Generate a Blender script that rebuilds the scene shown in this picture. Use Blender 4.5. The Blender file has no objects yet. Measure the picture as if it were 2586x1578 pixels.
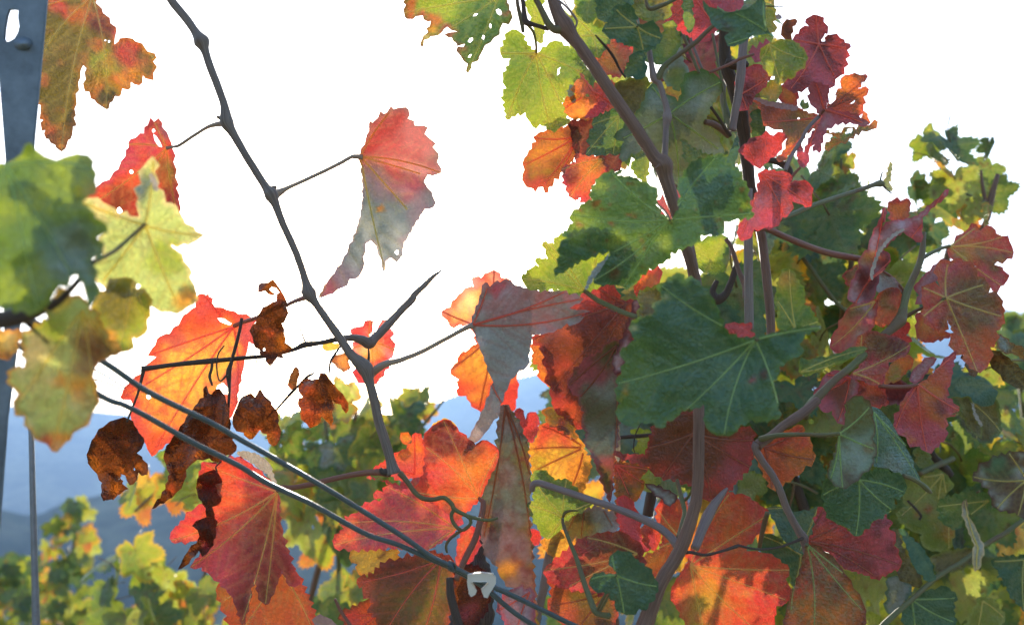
import bpy, math, random
import numpy as np
from mathutils import Vector, Matrix
from mathutils.geometry import delaunay_2d_cdt

R = math.radians
random.seed(11)
SC = bpy.context.scene
COL = SC.collection

# ------------------------------------------------------------------ camera
HFOV = R(55.0)
PW, PH = 2586.0, 1578.0
FPX = PW / 2 / math.tan(HFOV / 2)
PITCH = R(10.0)
CAMZ = 1.6
cam_d = bpy.data.cameras.new('camera')
cam = bpy.data.objects.new('camera', cam_d)
COL.objects.link(cam)
cam.location = (0, 0, CAMZ)
cam.rotation_euler = (R(90) + PITCH, 0, 0)
cam_d.sensor_width = 36.0
cam_d.angle = HFOV
cam_d.clip_start = 0.02
cam_d.clip_end = 30000
cam_d.dof.use_dof = True
cam_d.dof.focus_distance = 0.72
cam_d.dof.aperture_fstop = 7.4
SC.camera = cam

# ------------------------------------------------------------------ world, sun, exposure
SUN_PX = (1065.0, 700.0)


def raydir(x, y):
    v = Vector(((x - PW / 2) / FPX, 1.0, -(y - PH / 2) / FPX))
    return Matrix.Rotation(PITCH, 3, 'X') @ v


def P(x, y, d):
    v = raydir(x, y)
    return Vector((v.x * d, v.y * d, v.z * d + CAMZ))


sdir = raydir(*SUN_PX).normalized()
SUN_EL = math.asin(sdir.z)
SUN_AZ = math.atan2(sdir.x, sdir.y)          # from +Y towards +X

world = bpy.data.worlds.new('World')
SC.world = world
world.use_nodes = True
wn = world.node_tree.nodes
wl = world.node_tree.links
sky = wn.new('ShaderNodeTexSky')
sky.sky_type = 'NISHITA'
sky.sun_disc = False
sky.sun_elevation = SUN_EL
sky.sun_rotation = SUN_AZ
sky.air_density = 1.0
sky.dust_density = 2.0
sky.altitude = 300
wl.new(sky.outputs[0], wn['Background'].inputs[0])
wn['Background'].inputs[1].default_value = 0.15

sun_d = bpy.data.lights.new('sun', 'SUN')
sun_d.energy = 3.0
sun_d.angle = R(0.5)
sun_d.color = (1.0, 0.93, 0.80)
sun = bpy.data.objects.new('sun', sun_d)
COL.objects.link(sun)
sun.rotation_euler = sdir.to_track_quat('Z', 'Y').to_euler()

vs = SC.view_settings
vs.view_transform = 'Standard'
vs.look = 'None'
vs.exposure = 1.72
vs.gamma = 1.0
vs.use_curve_mapping = False
SC.cycles.max_bounces = 10
SC.cycles.diffuse_bounces = 4
SC.cycles.transmission_bounces = 6
SC.cycles.volume_bounces = 0

# ------------------------------------------------------------------ noise
_rs = np.random.RandomState(5)
_perm = np.tile(_rs.permutation(256), 3)
_val = _rs.rand(256)


def vnoise(x, y):
    x = np.asarray(x, float); y = np.asarray(y, float)
    xi = np.floor(x).astype(int); yi = np.floor(y).astype(int)
    fx = x - xi; fy = y - yi
    fx = fx * fx * (3 - 2 * fx); fy = fy * fy * (3 - 2 * fy)
    xi &= 255; yi &= 255

    def h(a, b):
        return _val[_perm[_perm[a & 255] + (b & 255)]]
    return (h(xi, yi) * (1 - fx) + h(xi + 1, yi) * fx) * (1 - fy) + (h(xi, yi + 1) * (1 - fx) + h(xi + 1, yi + 1) * fx) * fy


def fbm(x, y, o=3):
    s = 0; a = 0.5; t = 0
    for i in range(o):
        s = s + a * vnoise(x * 2 ** i + 17.3 * i, y * 2 ** i + 5.1 * i); t += a; a *= 0.5
    return s / t - 0.5


# ------------------------------------------------------------------ materials
class NT:
    def __init__(s, name):
        s.m = bpy.data.materials.new(name); s.m.use_nodes = True
        s.t = s.m.node_tree; s.n = s.t.nodes; s.n.clear()
        s.out = s.n.new('ShaderNodeOutputMaterial')

    def node(s, typ, ins=None, **kw):
        nd = s.n.new(typ)
        for k, v in kw.items():
            setattr(nd, k, v)
        for k, v in (ins or {}).items():
            if isinstance(v, bpy.types.NodeSocket):
                s.t.links.new(v, nd.inputs[k])
            else:
                nd.inputs[k].default_value = v
        return nd

    def mixc(s, a, b, f, blend='MIX'):
        nd = s.n.new('ShaderNodeMix'); nd.data_type = 'RGBA'; nd.blend_type = blend
        for k, v in ((6, a), (7, b), (0, f)):
            if isinstance(v, bpy.types.NodeSocket):
                s.t.links.new(v, nd.inputs[k])
            else:
                nd.inputs[k].default_value = v
        return nd.outputs[2]

    def ramp(s, f, stops):
        nd = s.n.new('ShaderNodeValToRGB')
        s.t.links.new(f, nd.inputs[0])
        e = nd.color_ramp.elements
        while len(e) < len(stops):
            e.new(0.5)
        for el, (p, c) in zip(e, stops):
            el.position = p
            el.color = (c, c, c, 1) if isinstance(c, (int, float)) else (*c, 1)
        return nd.outputs[0]


def leaf_material(name, rough, spec, bump, speck, fwd=0.0, fpale=0.2):
    k = NT(name)
    refl = k.node('ShaderNodeAttribute', attribute_name='refl').outputs['Color']
    tran = k.node('ShaderNodeAttribute', attribute_name='trans').outputs['Color']
    uv = k.node('ShaderNodeUVMap', uv_map='blade').outputs[0]
    n1 = k.node('ShaderNodeTexNoise', {'Vector': uv, 'Scale': 55.0, 'Detail': 4.0, 'Roughness': 0.65}).outputs[0]
    n2 = k.node('ShaderNodeTexNoise', {'Vector': uv, 'Scale': 420.0, 'Detail': 2.0}).outputs[0]
    vo = k.node('ShaderNodeTexVoronoi', {'Vector': uv, 'Scale': 330.0, 'Randomness': 0.9}, feature='DISTANCE_TO_EDGE').outputs[0]
    net = k.ramp(vo, [(0.0, 0.84), (0.12, 1.0)])
    vo2 = k.node('ShaderNodeTexVoronoi', {'Vector': uv, 'Scale': 85.0}, feature='F1')
    spots = k.ramp(vo2.outputs[0], [(0.03, 0.3), (0.09, 1.0)])
    g1 = k.ramp(n1, [(0.25, 0.86), (0.75, 1.13)])
    g2 = k.ramp(n2, [(0.3, 0.88), (0.7, 1.12)])
    for a in ('r', 't'):
        c = refl if a == 'r' else tran
        c = k.mixc(c, g1, 1.0, 'MULTIPLY')
        c = k.mixc(c, g2, 0.8, 'MULTIPLY')
        if a == 't':
            c = k.mixc(c, net, 1.0, 'MULTIPLY')
        c = k.mixc(c, spots, speck, 'MULTIPLY')
        if a == 'r':
            cr = c
        else:
            ct = c
    h = k.node('ShaderNodeMath', {0: vo, 1: 0.35}, operation='MINIMUM').outputs[0]
    h2 = k.node('ShaderNodeMath', {0: h, 1: 1.6}, operation='MULTIPLY').outputs[0]
    h3 = k.node('ShaderNodeMath', {0: h2, 1: n2}, operation='ADD').outputs[0]
    h4 = k.node('ShaderNodeMath', {0: h3, 1: n1}, operation='ADD').outputs[0]
    bp = k.node('ShaderNodeBump', {'Height': h4, 'Strength': bump, 'Distance': 0.0026}).outputs[0]
    pr = k.node('ShaderNodeBsdfPrincipled', {'Base Color': cr, 'Roughness': rough, 'Normal': bp})
    pr.inputs['Specular IOR Level'].default_value = spec
    tr = k.node('ShaderNodeBsdfTranslucent', {'Color': ct, 'Normal': bp})
    sh = k.node('ShaderNodeAddShader', {0: pr.outputs[0], 1: tr.outputs[0]}).outputs[0]
    if fwd:
        rf = k.node('ShaderNodeBsdfRefraction', {'Color': k.mixc(ct, (0.75, 0.70, 0.66, 1), fpale), 'Roughness': 0.6, 'IOR': 1.18})
        sh = k.node('ShaderNodeMixShader', {0: fwd, 1: sh, 2: rf.outputs[0]}).outputs[0]
    k.t.links.new(sh, k.out.inputs[0])
    return k.m


M_UP = leaf_material('leaf_upper', 0.42, 0.45, 0.45, 0.4, 0.008)
M_UN = leaf_material('leaf_downy', 0.75, 0.25, 0.3, 0.08, 0.0035, 0.5)
M_DRY = leaf_material('leaf_dry', 0.7, 0.25, 1.0, 0.4)


def stem_material(name, c1, c2, rough, stripes, tint=None, bump=0.5):
    k = NT(name)
    co = k.node('ShaderNodeUVMap', uv_map='stem').outputs[0]
    mp = k.node('ShaderNodeMapping', {'Vector': co, 'Scale': (20.0, 3.2, 1.0)}).outputs[0]
    n = k.node('ShaderNodeTexNoise', {'Vector': mp, 'Scale': 1.0 * stripes, 'Detail': 4.0, 'Roughness': 0.7}).outputs[0]
    tc = k.node('ShaderNodeTexCoord').outputs['Object']
    n2 = k.node('ShaderNodeTexNoise', {'Vector': tc, 'Scale': 40.0, 'Detail': 3.0}).outputs[0]
    c = k.mixc((*c1, 1), (*c2, 1), k.ramp(n, [(0.35, 0.0), (0.65, 1.0)]))
    if tint:
        c = k.mixc(c, (*tint, 1), k.ramp(n2, [(0.45, 0.0), (0.62, 0.8)]))
    bp = k.node('ShaderNodeBump', {'Height': n, 'Strength': bump, 'Distance': 0.0016}).outputs[0]
    pr = k.node('ShaderNodeBsdfPrincipled', {'Base Color': c, 'Roughness': rough, 'Normal': bp})
    pr.inputs['Specular IOR Level'].default_value = 0.35
    k.t.links.new(pr.outputs[0], k.out.inputs[0])
    return k.m


S_BARE = stem_material('cane_bare', (0.15, 0.105, 0.08), (0.29, 0.225, 0.18), 0.55, 1.0)
S_BROWN = stem_material('cane_brown', (0.155, 0.078, 0.052), (0.29, 0.165, 0.11), 0.5, 1.2)
S_GREY = stem_material('cane_mauve', (0.22, 0.15, 0.135), (0.34, 0.25, 0.22), 0.5, 1.0)
S_GREEN = stem_material('cane_green', (0.13, 0.14, 0.05), (0.22, 0.20, 0.09), 0.45, 0.8, (0.20, 0.11, 0.06))
S_RED = stem_material('stalk_red', (0.26, 0.08, 0.06), (0.30, 0.15, 0.09), 0.45, 0.8)
S_PINK = stem_material('stalk_pink', (0.42, 0.27, 0.22), (0.45, 0.36, 0.25), 0.45, 0.8)
S_DARK = stem_material('cane_dry', (0.065, 0.043, 0.032), (0.13, 0.09, 0.065), 0.7, 1.5)
S_BARK = stem_material('bark', (0.05, 0.042, 0.04), (0.17, 0.14, 0.125), 0.85, 2.5, bump=1.0)
S_STAKE = stem_material('stake_wood', (0.22, 0.17, 0.14), (0.33, 0.27, 0.23), 0.7, 1.2)


def plain(name, col, rough=0.5, metal=0.0, var=0.25, scale=60.0, spec=0.5, bump=0.2):
    k = NT(name)
    tc = k.node('ShaderNodeTexCoord').outputs['Object']
    n = k.node('ShaderNodeTexNoise', {'Vector': tc, 'Scale': scale, 'Detail': 5.0, 'Roughness': 0.65}).outputs[0]
    g = k.ramp(n, [(0.25, 1 - var), (0.75, 1 + var)])
    c = k.mixc((*col, 1), g, 1.0, 'MULTIPLY')
    bp = k.node('ShaderNodeBump', {'Height': n, 'Strength': bump, 'Distance': 0.0006}).outputs[0]
    pr = k.node('ShaderNodeBsdfPrincipled', {'Base Color': c, 'Roughness': rough, 'Metallic': metal, 'Normal': bp})
    pr.inputs['Specular IOR Level'].default_value = spec
    k.t.links.new(pr.outputs[0], k.out.inputs[0])
    return k.m


M_STEEL = plain('galvanised_steel', (0.19, 0.23, 0.27), 0.5, 0.35, 0.45, 38)
M_ROD = plain('rod_steel', (0.22, 0.22, 0.22), 0.4, 0.4, 0.2, 120)
M_WIRE = plain('wire_coating', (0.085, 0.11, 0.11), 0.28, 0.0, 0.25, 150, 0.6)
M_CLIP = plain('clip_plastic', (0.72, 0.64, 0.53), 0.45, 0.0, 0.08, 60)

# ------------------------------------------------------------------ objects


def newmesh(name, verts, faces, mat, parent=None, smooth=True, origin=None):
    me = bpy.data.meshes.new(name)
    verts = np.asarray(verts, float)
    if origin is not None:
        verts = verts - np.array(origin)
    me.from_pydata(verts.tolist(), [], faces)
    if smooth:
        me.polygons.foreach_set('use_smooth', [True] * len(me.polygons))
    me.materials.append(mat)
    return me


def link(name, me, parent=None, origin=None):
    o = bpy.data.objects.new(name, me)
    COL.objects.link(o)
    loc = Vector(origin) if origin is not None else Vector((0, 0, 0))
    if parent is not None:
        o.parent = parent
        loc = loc - wloc(parent)
    o.location = loc
    return o


def wloc(o):
    v = Vector((0, 0, 0))
    while o is not None:
        v += Vector(o.location); o = o.parent
    return v


def thing(name, label, cat, loc, group=None):
    o = bpy.data.objects.new(name, None)
    COL.objects.link(o)
    o.location = loc
    o.empty_display_size = 0.05
    o['label'] = label; o['category'] = cat
    if group:
        o['group'] = group
    return o


def tag(o, label, cat, group=None):
    o['label'] = label; o['category'] = cat
    if group:
        o['group'] = group
    return o


K = 700.0 / 1880.0
TILES = {}
for r_, y0_ in (('A', 0), ('B', 500), ('C', 1018)):
    for c_, x0_ in (('1', 0), ('2', 600), ('3', 1200), ('4', 1886)):
        TILES[r_ + c_] = (x0_, y0_, K)
TILES['F'] = (0, 0, 2586 / 2464.0)
TILES['S'] = (0, 0, 1.0)


def pts(tile, s):
    x0, y0, k = TILES[tile]
    a = np.array([[float(q) for q in p.split(',')] for p in s.split()])
    a[:, 0] = x0 + a[:, 0] * k
    a[:, 1] = y0 + a[:, 1] * k
    if a.shape[1] > 2:
        a[:, 2] *= k
    return a


def catmull(p, n=6):
    p = np.asarray(p, float)
    if len(p) < 3:
        t = np.linspace(0, 1, n * 2)[:, None]
        return p[0] * (1 - t) + p[-1] * t
    q = np.vstack([2 * p[0] - p[1], p, 2 * p[-1] - p[-2]])
    out = []
    for i in range(1, len(q) - 2):
        a, b, c, d = q[i - 1], q[i], q[i + 1], q[i + 2]
        for t in np.linspace(0, 1, n, endpoint=False):
            out.append(0.5 * (2 * b + (c - a) * t + (2 * a - 5 * b + 4 * c - d) * t * t + (3 * b - a - 3 * c + d) * t ** 3))
    out.append(p[-1])
    return np.array(out)


def tube(path, rad, sides=9, rough=0.06, caps=True):
    """path Nx3 (m), rad N -> verts, faces, uv per vertex"""
    path = np.asarray(path, float); n = len(path)
    tan = np.gradient(path, axis=0)
    tan /= np.linalg.norm(tan, axis=1)[:, None] + 1e-12
    up = np.array([0.31, 0.87, 0.38])
    verts = []; uv = []
    s = 0
    sd = random.random() * 50
    for i in range(n):
        t = tan[i]
        a = np.cross(t, up); a /= np.linalg.norm(a) + 1e-9
        b = np.cross(t, a)
        if i:
            s += np.linalg.norm(path[i] - path[i - 1])
        for j in range(sides):
            th = 2 * math.pi * j / sides
            rr = rad[i] * (1 + rough * 2 * float(vnoise(j * 0.9 + sd, s * 160)) - rough)
            verts.append(path[i] + rr * (math.cos(th) * a + math.sin(th) * b))
            uv.append((abs(j / sides - 0.5) * 2, s * 10))
    faces = []
    for i in range(n - 1):
        for j in range(sides):
            k = (j + 1) % sides
            faces.append((i * sides + j, i * sides + k, (i + 1) * sides + k, (i + 1) * sides + j))
    if caps:
        faces.append(tuple(range(sides))[::-1])
        faces.append(tuple((n - 1) * sides + j for j in range(sides)))
    return verts, faces, uv


def join_tubes(tubes):
    V = []; F = []; U = []
    for v, f, u in tubes:
        o = len(V)
        V += list(v); U += list(u)
        F += [tuple(i + o for i in q) for q in f]
    return V, F, U


def stem_obj(name, tubes, mat, parent=None, origin=None):
    V, F, U = join_tubes(tubes)
    V = np.array(V)
    if origin is None:
        origin = V[0] if parent is not None else V[0]
    me = newmesh(name, V, F, mat, origin=origin)
    ul = me.uv_layers.new(name='stem')
    li = np.zeros(len(me.loops), int); me.loops.foreach_get('vertex_index', li)
    ul.data.foreach_set('uv', np.array(U)[li].ravel())
    return link(name, me, parent, origin)


def px_tube(tile, s, d0, d1, n=6, sides=9, rough=0.06, wmul=1.0, dmid=None):
    """s: 'x,y,width ...' in tile px; depth goes from d0 to d1"""
    a = pts(tile, s)
    c = catmull(a, n)
    L = np.concatenate([[0], np.cumsum(np.linalg.norm(np.diff(c[:, :2], axis=0), axis=1))])
    t = L / (L[-1] + 1e-9)
    d = d0 + (d1 - d0) * t
    if dmid is not None:
        d = d + (dmid - (d0 + d1) / 2) * 4 * t * (1 - t)
    path = np.array([P(x, y, dd) for (x, y, w), dd in zip(c, d)])
    rad = np.maximum(c[:, 2], 1.5) / 2 / FPX * d * wmul
    return tube(path, rad, sides, rough)


def cane(parent, tile, s, d0, d1, mat, name='cane', **kw):
    return stem_obj(name, [px_tube(tile, s, d0, d1, **kw)], mat, parent)


# ------------------------------------------------------------------ leaves
# pigment: name -> (reflected, transmitted), blade colour
PIG = {
    'G': ((0.050, 0.110, 0.048), (0.085, 0.125, 0.010)),
    'D': ((0.042, 0.096, 0.046), (0.026, 0.050, 0.007)),  # dark green, transmission lowered to paint in leaf shade
    'B': ((0.065, 0.125, 0.090), (0.03, 0.06, 0.015)),      # bluish green, shiny
    'L': ((0.085, 0.12, 0.030), (0.225, 0.25, 0.014)),       # yellow green
    'P': ((0.17, 0.19, 0.08), (0.34, 0.36, 0.085)),         # pale yellow green
    'Y': ((0.24, 0.17, 0.04), (0.60, 0.31, 0.026)),
    'A': ((0.24, 0.13, 0.03), (0.56, 0.16, 0.014)),        # amber
    'O': ((0.27, 0.095, 0.035), (0.47, 0.055, 0.012)),
    'R': ((0.26, 0.052, 0.040), (0.42, 0.024, 0.018)),
    'C': ((0.28, 0.075, 0.088), (0.30, 0.030, 0.042)),       # crimson
    'M': ((0.065, 0.022, 0.022), (0.07, 0.009, 0.007)),     # maroon
    'V': ((0.070, 0.060, 0.026), (0.085, 0.058, 0.006)),     # olive
    'N': ((0.055, 0.030, 0.020), (0.10, 0.024, 0.004)),     # brown
    'T': ((0.13, 0.06, 0.02), (0.45, 0.11, 0.008)),        # tan
    'U': ((0.37, 0.38, 0.345), (0.020, 0.022, 0.012)),       # grey green underside, paled to imitate sun glare
    'W': ((0.46, 0.32, 0.325), (0.060, 0.018, 0.018)),         # pink grey underside, also paled for the glare
    'X': ((0.34, 0.32, 0.28), (0.20, 0.15, 0.10)),         # pale rim
    'K': ((0.55, 0.40, 0.20), (0.62, 0.40, 0.16)),         # cream, dried edge
}
VEIN = {'y': ((0.22, 0.22, 0.10), (0.34, 0.20, 0.03)), 'g': ((0.16, 0.22, 0.11), (0.05, 0.07, 0.015)),
        'r': ((0.24, 0.07, 0.05), (0.30, 0.03, 0.012)), 'd': ((0.09, 0.045, 0.035), (0.14, 0.03, 0.008)),
        'n': ((0.05, 0.03, 0.02), (0.08, 0.03, 0.01))}


def pip(x, y, poly):
    ins = np.zeros(len(x), bool)
    n = len(poly)
    for i in range(n):
        x1, y1 = poly[i]; x2, y2 = poly[(i + 1) % n]
        c = (y1 > y) != (y2 > y)
        if y1 != y2:
            ins ^= c & (x < (x2 - x1) * (y - y1) / (y2 - y1) + x1)
    return ins


def segdist(x, y, segs):
    """min distance to segments, chunked"""
    out = np.full(len(x), 1e9)
    for (x1, y1, x2, y2) in segs:
        dx, dy = x2 - x1, y2 - y1
        l2 = dx * dx + dy * dy + 1e-9
        t = np.clip(((x - x1) * dx + (y - y1) * dy) / l2, 0, 1)
        np.minimum(out, (x - x1 - t * dx) ** 2 + (y - y1 - t * dy) ** 2, out=out)
    return np.sqrt(out)


def serrate(poly, step, amp, rng):
    n = len(poly)
    area = 0.5 * np.sum(poly[:, 0] * np.roll(poly[:, 1], -1) - np.roll(poly[:, 0], -1) * poly[:, 1])
    sg = 1 if area > 0 else -1
    out = []
    for i in range(n):
        a = poly[i]; b = poly[(i + 1) % n]
        e = b - a; L = np.hypot(*e)
        out.append(a)
        if L < step * 0.8:
            continue
        nrm = np.array([e[1], -e[0]]) / L * sg
        k = max(1, int(round(L / step / rng.uniform(0.85, 1.2))))
        for j in range(k):
            t0 = (j + rng.uniform(0.55, 0.78)) / k
            h = amp * rng.uniform(0.35, 1.25) * min(1, L / k / step)
            out.append(a + e * t0 + nrm * h)
            if j < k - 1:
                out.append(a + e * (j + 1 + rng.uniform(-0.08, 0.08)) / k - nrm * h * 0.25)
    return np.array(out)


def ppoly(pts_, n=5, curve=0.06, rng=None):
    a, b = pts_
    c = rng.uniform(-curve, curve) * np.array([-(b - a)[1], (b - a)[0]])
    t = np.linspace(0, 1, n)[:, None]
    return a * (1 - t) + b * t + c * 4 * t * (1 - t)


LAST = {}
RIDGE = {'y': ((0.19, 0.19, 0.08), (0.85, 0.72, 0.35)), 'g': ((0.13, 0.19, 0.09), (0.6, 0.65, 0.3)), 'r': ((0.30, 0.10, 0.08), (0.75, 0.25, 0.15)),
         'd': ((0.14, 0.07, 0.05), (0.45, 0.18, 0.08)), 'n': ((0.08, 0.05, 0.04), (0.3, 0.15, 0.08))}


def vein_ridges(vein, J, to3d, unit, vw):
    """raised ribs along the main veins, standing proud of the blade"""
    V = []; F = []; xy = LAST['xy']; D = LAST['D']; size = LAST['size']
    for ln in LAST['main']:
        if len(ln) < 4:
            continue
        ln = ln[::2] if len(ln) > 8 else ln
        t = np.gradient(ln, axis=0); t /= np.linalg.norm(t, axis=1)[:, None] + 1e-9
        nr = np.stack([-t[:, 1], t[:, 0]], 1)
        q = np.linspace(0, 1, len(ln))
        r0 = np.hypot(*(ln - np.array(J)).T) / size
        w = (2.5 - 2.2 * np.minimum(r0 * 1.15, 1)) * vw
        idx = [int(np.argmin((xy[:, 0] - a) ** 2 + (xy[:, 1] - b) ** 2)) for a, b in ln]
        d = D[idx]
        o = len(V)
        for off, lift in ((-1.0, 0.25), (-0.45, 0.9), (0.45, 0.9), (1.0, 0.25)):
            p = ln + nr * (w * off)[:, None]
            V += to3d(p[:, 0], p[:, 1], d - (lift * w * d / unit * 0.8) - 0.0002).tolist()
        n = len(ln)
        for k in range(3):
            for i in range(n - 1):
                a = o + k * n + i
                F += [(a, a + n, a + n + 1), (a, a + n + 1, a + 1)]
    if not V:
        return None
    c = RIDGE[vein]; n = len(V)
    return np.array(V), np.array(F), np.tile(c[0], (n, 1)), np.tile(c[1], (n, 1)), np.zeros((n, 2))


def blade(poly, J, tips, D0, base, edge=None, spots=(), vein='y', h=8.0, step=20.0, amp=5.0, g=(0, 0), bow=0.0, along=0.0,
          puff=0.0022, wav=0.004, wl_=90.0, holes=(), fold=None, mot=None, seed=0, sec=True, to3d=None, unit=None, vw=1.0):
    """triangulated, curved blade; returns verts (Nx3), faces, refl, trans, uv"""
    rng = np.random.RandomState(seed)
    poly = serrate(poly, step, amp * 1.5, rng) if amp > 0 else poly
    x0, y0 = poly.min(0); x1, y1 = poly.max(0)
    main = []; second = []
    J = np.array(J, float)
    size = math.hypot(x1 - x0, y1 - y0)
    for tp in tips:
        tp = np.array(tp, float)
        line = ppoly((J, tp), 9, 0.05, rng)
        main.append(line)
        if sec:
            L = np.linalg.norm(tp - J)
            dr = (tp - J) / (L + 1e-9)
            m = int(np.clip(L / (size * 0.085), 2, 7))
            for q in range(m):
                for sd in (-1, 1):
                    t = (q + 0.7 + 0.3 * (sd > 0) + rng.uniform(-.1, .1)) / (m + 0.9)
                    o = J + (tp - J) * t + (line[min(8, int(t * 8))] - (J + (tp - J) * (min(8, int(t * 8)) / 8)))
                    ang = sd * R(rng.uniform(40, 56))
                    d2 = np.array([dr[0] * math.cos(ang) - dr[1] * math.sin(ang), dr[0] * math.sin(ang) + dr[1] * math.cos(ang)])
                    l2 = L * 0.40 * (1 - 0.55 * t)
                    seg = [o]
                    for u in range(1, 6):
                        seg.append(o + d2 * l2 * u / 5 + dr * l2 * 0.12 * (u / 5) ** 2)
                    second.append(np.array(seg))
    def clipin(lines):
        out = []
        for ln in lines:
            m = pip(ln[:, 0], ln[:, 1], poly)
            for hl in holes:
                m &= ~pip(ln[:, 0], ln[:, 1], hl)
            k = 0
            cur = []
            for q, ok in zip(ln, m):
                if ok:
                    cur.append(q)
                else:
                    if len(cur) > 1: out.append(np.array(cur))
                    cur = []
            if len(cur) > 1: out.append(np.array(cur))
        return out
    def dens(ln):
        o = []
        for a, b in zip(ln[:-1], ln[1:]):
            k = max(1, int(np.hypot(*(b - a)) / (h * 0.9)))
            for j in range(k):
                o.append(a + (b - a) * j / k)
        o.append(ln[-1]); return np.array(o)
    main = [dens(l) for l in clipin([dens(l) for l in main])]
    second = [dens(l) for l in clipin([dens(l) for l in second])]
    msegs = [(*a, *b) for l in main for a, b in zip(l[:-1], l[1:])]
    ssegs = [(*a, *b) for l in second for a, b in zip(l[:-1], l[1:])]
    bsegs = [(*poly[i], *poly[(i + 1) % len(poly)]) for i in range(len(poly))]
    hsegs = [(*hl[i], *hl[(i + 1) % len(hl)]) for hl in holes for i in range(len(hl))]
    gx, gy = np.meshgrid(np.arange(x0, x1, h), np.arange(y0, y1, h * 0.87))
    gx = gx + (np.arange(gx.shape[0]) % 2)[:, None] * h / 2
    gx = (gx + rng.uniform(-.15, .15, gx.shape) * h).ravel(); gy = (gy + rng.uniform(-.15, .15, gy.shape) * h).ravel()
    m = pip(gx, gy, poly)
    for hl in holes:
        m &= ~pip(gx, gy, hl)
    gx, gy = gx[m], gy[m]
    m = segdist(gx, gy, bsegs + hsegs) > 0.45 * h
    if msegs or ssegs:
        m &= segdist(gx, gy, msegs + ssegs) > 0.42 * h
    gx, gy = gx[m], gy[m]
    pl = [Vector(p) for p in poly]
    ed = [(i, (i + 1) % len(pl)) for i in range(len(pl))]
    for hl in holes:
        o = len(pl); pl += [Vector(p) for p in hl]
        ed += [(o + i, o + (i + 1) % len(hl)) for i in range(len(hl))]
    for l in main + second:
        pl += [Vector(p) for p in l]
    pl += [Vector((a, b)) for a, b in zip(gx, gy)]
    V, _, F, _, _, _ = delaunay_2d_cdt(pl, ed, [], 0, 1e-3)
    V = np.array([(v.x, v.y) for v in V]); F = np.array([f for f in F if len(f) == 3])
    c = V[F].mean(1)
    m = pip(c[:, 0], c[:, 1], poly)
    for hl in holes:
        m &= ~pip(c[:, 0], c[:, 1], hl)
    F = F[m]
    # consistent orientation
    e1 = V[F[:, 1]] - V[F[:, 0]]; e2 = V[F[:, 2]] - V[F[:, 0]]
    cr = e1[:, 0] * e2[:, 1] - e1[:, 1] * e2[:, 0]
    F[cr < 0] = F[cr < 0][:, [0, 2, 1]]
    x, y = V[:, 0], V[:, 1]
    dB = segdist(x, y, bsegs)
    dM = segdist(x, y, msegs) if msegs else np.full(len(x), 1e3)
    dS = segdist(x, y, ssegs) if ssegs else np.full(len(x), 1e3)
    # ---- pigment
    nx = x + 28 * fbm(x / 45 + seed, y / 45, 3) * 2; ny = y + 28 * fbm(x / 45, y / 45 + seed + 9, 3) * 2
    ws = [np.ones(len(x))]; cs = [base]
    if edge:
        ec, ew = edge
        nz = 1 + 1.6 * fbm(x / 40 + 3 * seed, y / 40, 2)
        ws.append(3.2 * np.exp(-(dB / (ew * np.maximum(nz, 0.2))) ** 2)); cs.append(ec)
    for (sx, sy, sr, sc) in spots:
        ws.append(3.5 * np.exp(-(((nx - sx) ** 2 + (ny - sy) ** 2) / sr ** 2) ** 1.3)); cs.append(sc)
    D = D0 * (1 + g[0] * (x - J[0]) / unit + g[1] * (y - J[1]) / unit)
    if fold:
        for (fx1, fy1, fx2, fy2, kf, fc) in fold:
            dx, dy = fx2 - fx1, fy2 - fy1
            l = math.hypot(dx, dy)
            sdist = ((x - fx1) * dy - (y - fy1) * dx) / l
            soft = np.where(sdist > 0, sdist, 0)
            rs_ = 14.0
            soft = 0.5 * (sdist + np.sqrt(sdist ** 2 + rs_ ** 2)) - 0.5 * rs_ * 0
            D = D + kf * soft / unit * D0
            if fc:
                ws.append(7 / (1 + np.exp(-sdist / 6.0))); cs.append(fc)
    if mot:
        for (mc, msz, mth, mk) in mot:
            nn = fbm(x / msz + 7 * seed, y / msz + 2 * seed, 4) + 0.5
            ws.append(mk / (1 + np.exp(-(nn - mth) * 30))); cs.append(mc)
    W = np.array(ws); W /= W.sum(0)
    refl = np.exp(sum(w[:, None] * np.log(np.array(PIG[c_][0])) for w, c_ in zip(W, cs)))
    tran = np.exp(sum(w[:, None] * np.log(np.array(PIG[c_][1])) for w, c_ in zip(W, cs)))
    rJ = np.hypot(x - J[0], y - J[1]) / (size + 1e-6)
    va = np.maximum(0.45 * np.exp(-(dM / (2.6 * vw * (1.25 - 0.7 * np.minimum(rJ, 1)))) ** 2), 0.26 * np.exp(-(dS / (1.8 * vw)) ** 2))[:, None]
    vr, vt = VEIN[vein]
    refl = refl * (1 - va) + np.array(vr) * va
    tran = np.exp(np.log(tran) * (1 - va * .8) + np.log(np.array(vt)) * va * .8)
    # ---- relief
    m_px = D0 / unit
    if len(tips):
        ax = np.mean([np.array(t_) for t_ in tips], 0) - J
    else:
        ax = np.array([0.0, 1.0])
    ax = ax / (np.linalg.norm(ax) + 1e-9)
    tt = ((x - J[0]) * ax[0] + (y - J[1]) * ax[1]) * m_px
    ss = ((x - J[0]) * -ax[1] + (y - J[1]) * ax[0]) * m_px
    D = D + bow * ss ** 2 + along * tt ** 2
    D = D - puff * (1 - np.exp(-(dM * m_px / 0.009) ** 2)) - puff * 0.35 * (1 - np.exp(-(dS * m_px / 0.004) ** 2))
    D = D + wav * 2 * fbm(x / wl_ + seed * 3.7, y / wl_ + seed, 3) * (0.5 + 1.2 * np.exp(-dB / 40))
    XYZ = to3d(x, y, D)
    uv = np.stack([x * m_px, y * m_px], 1)
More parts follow.
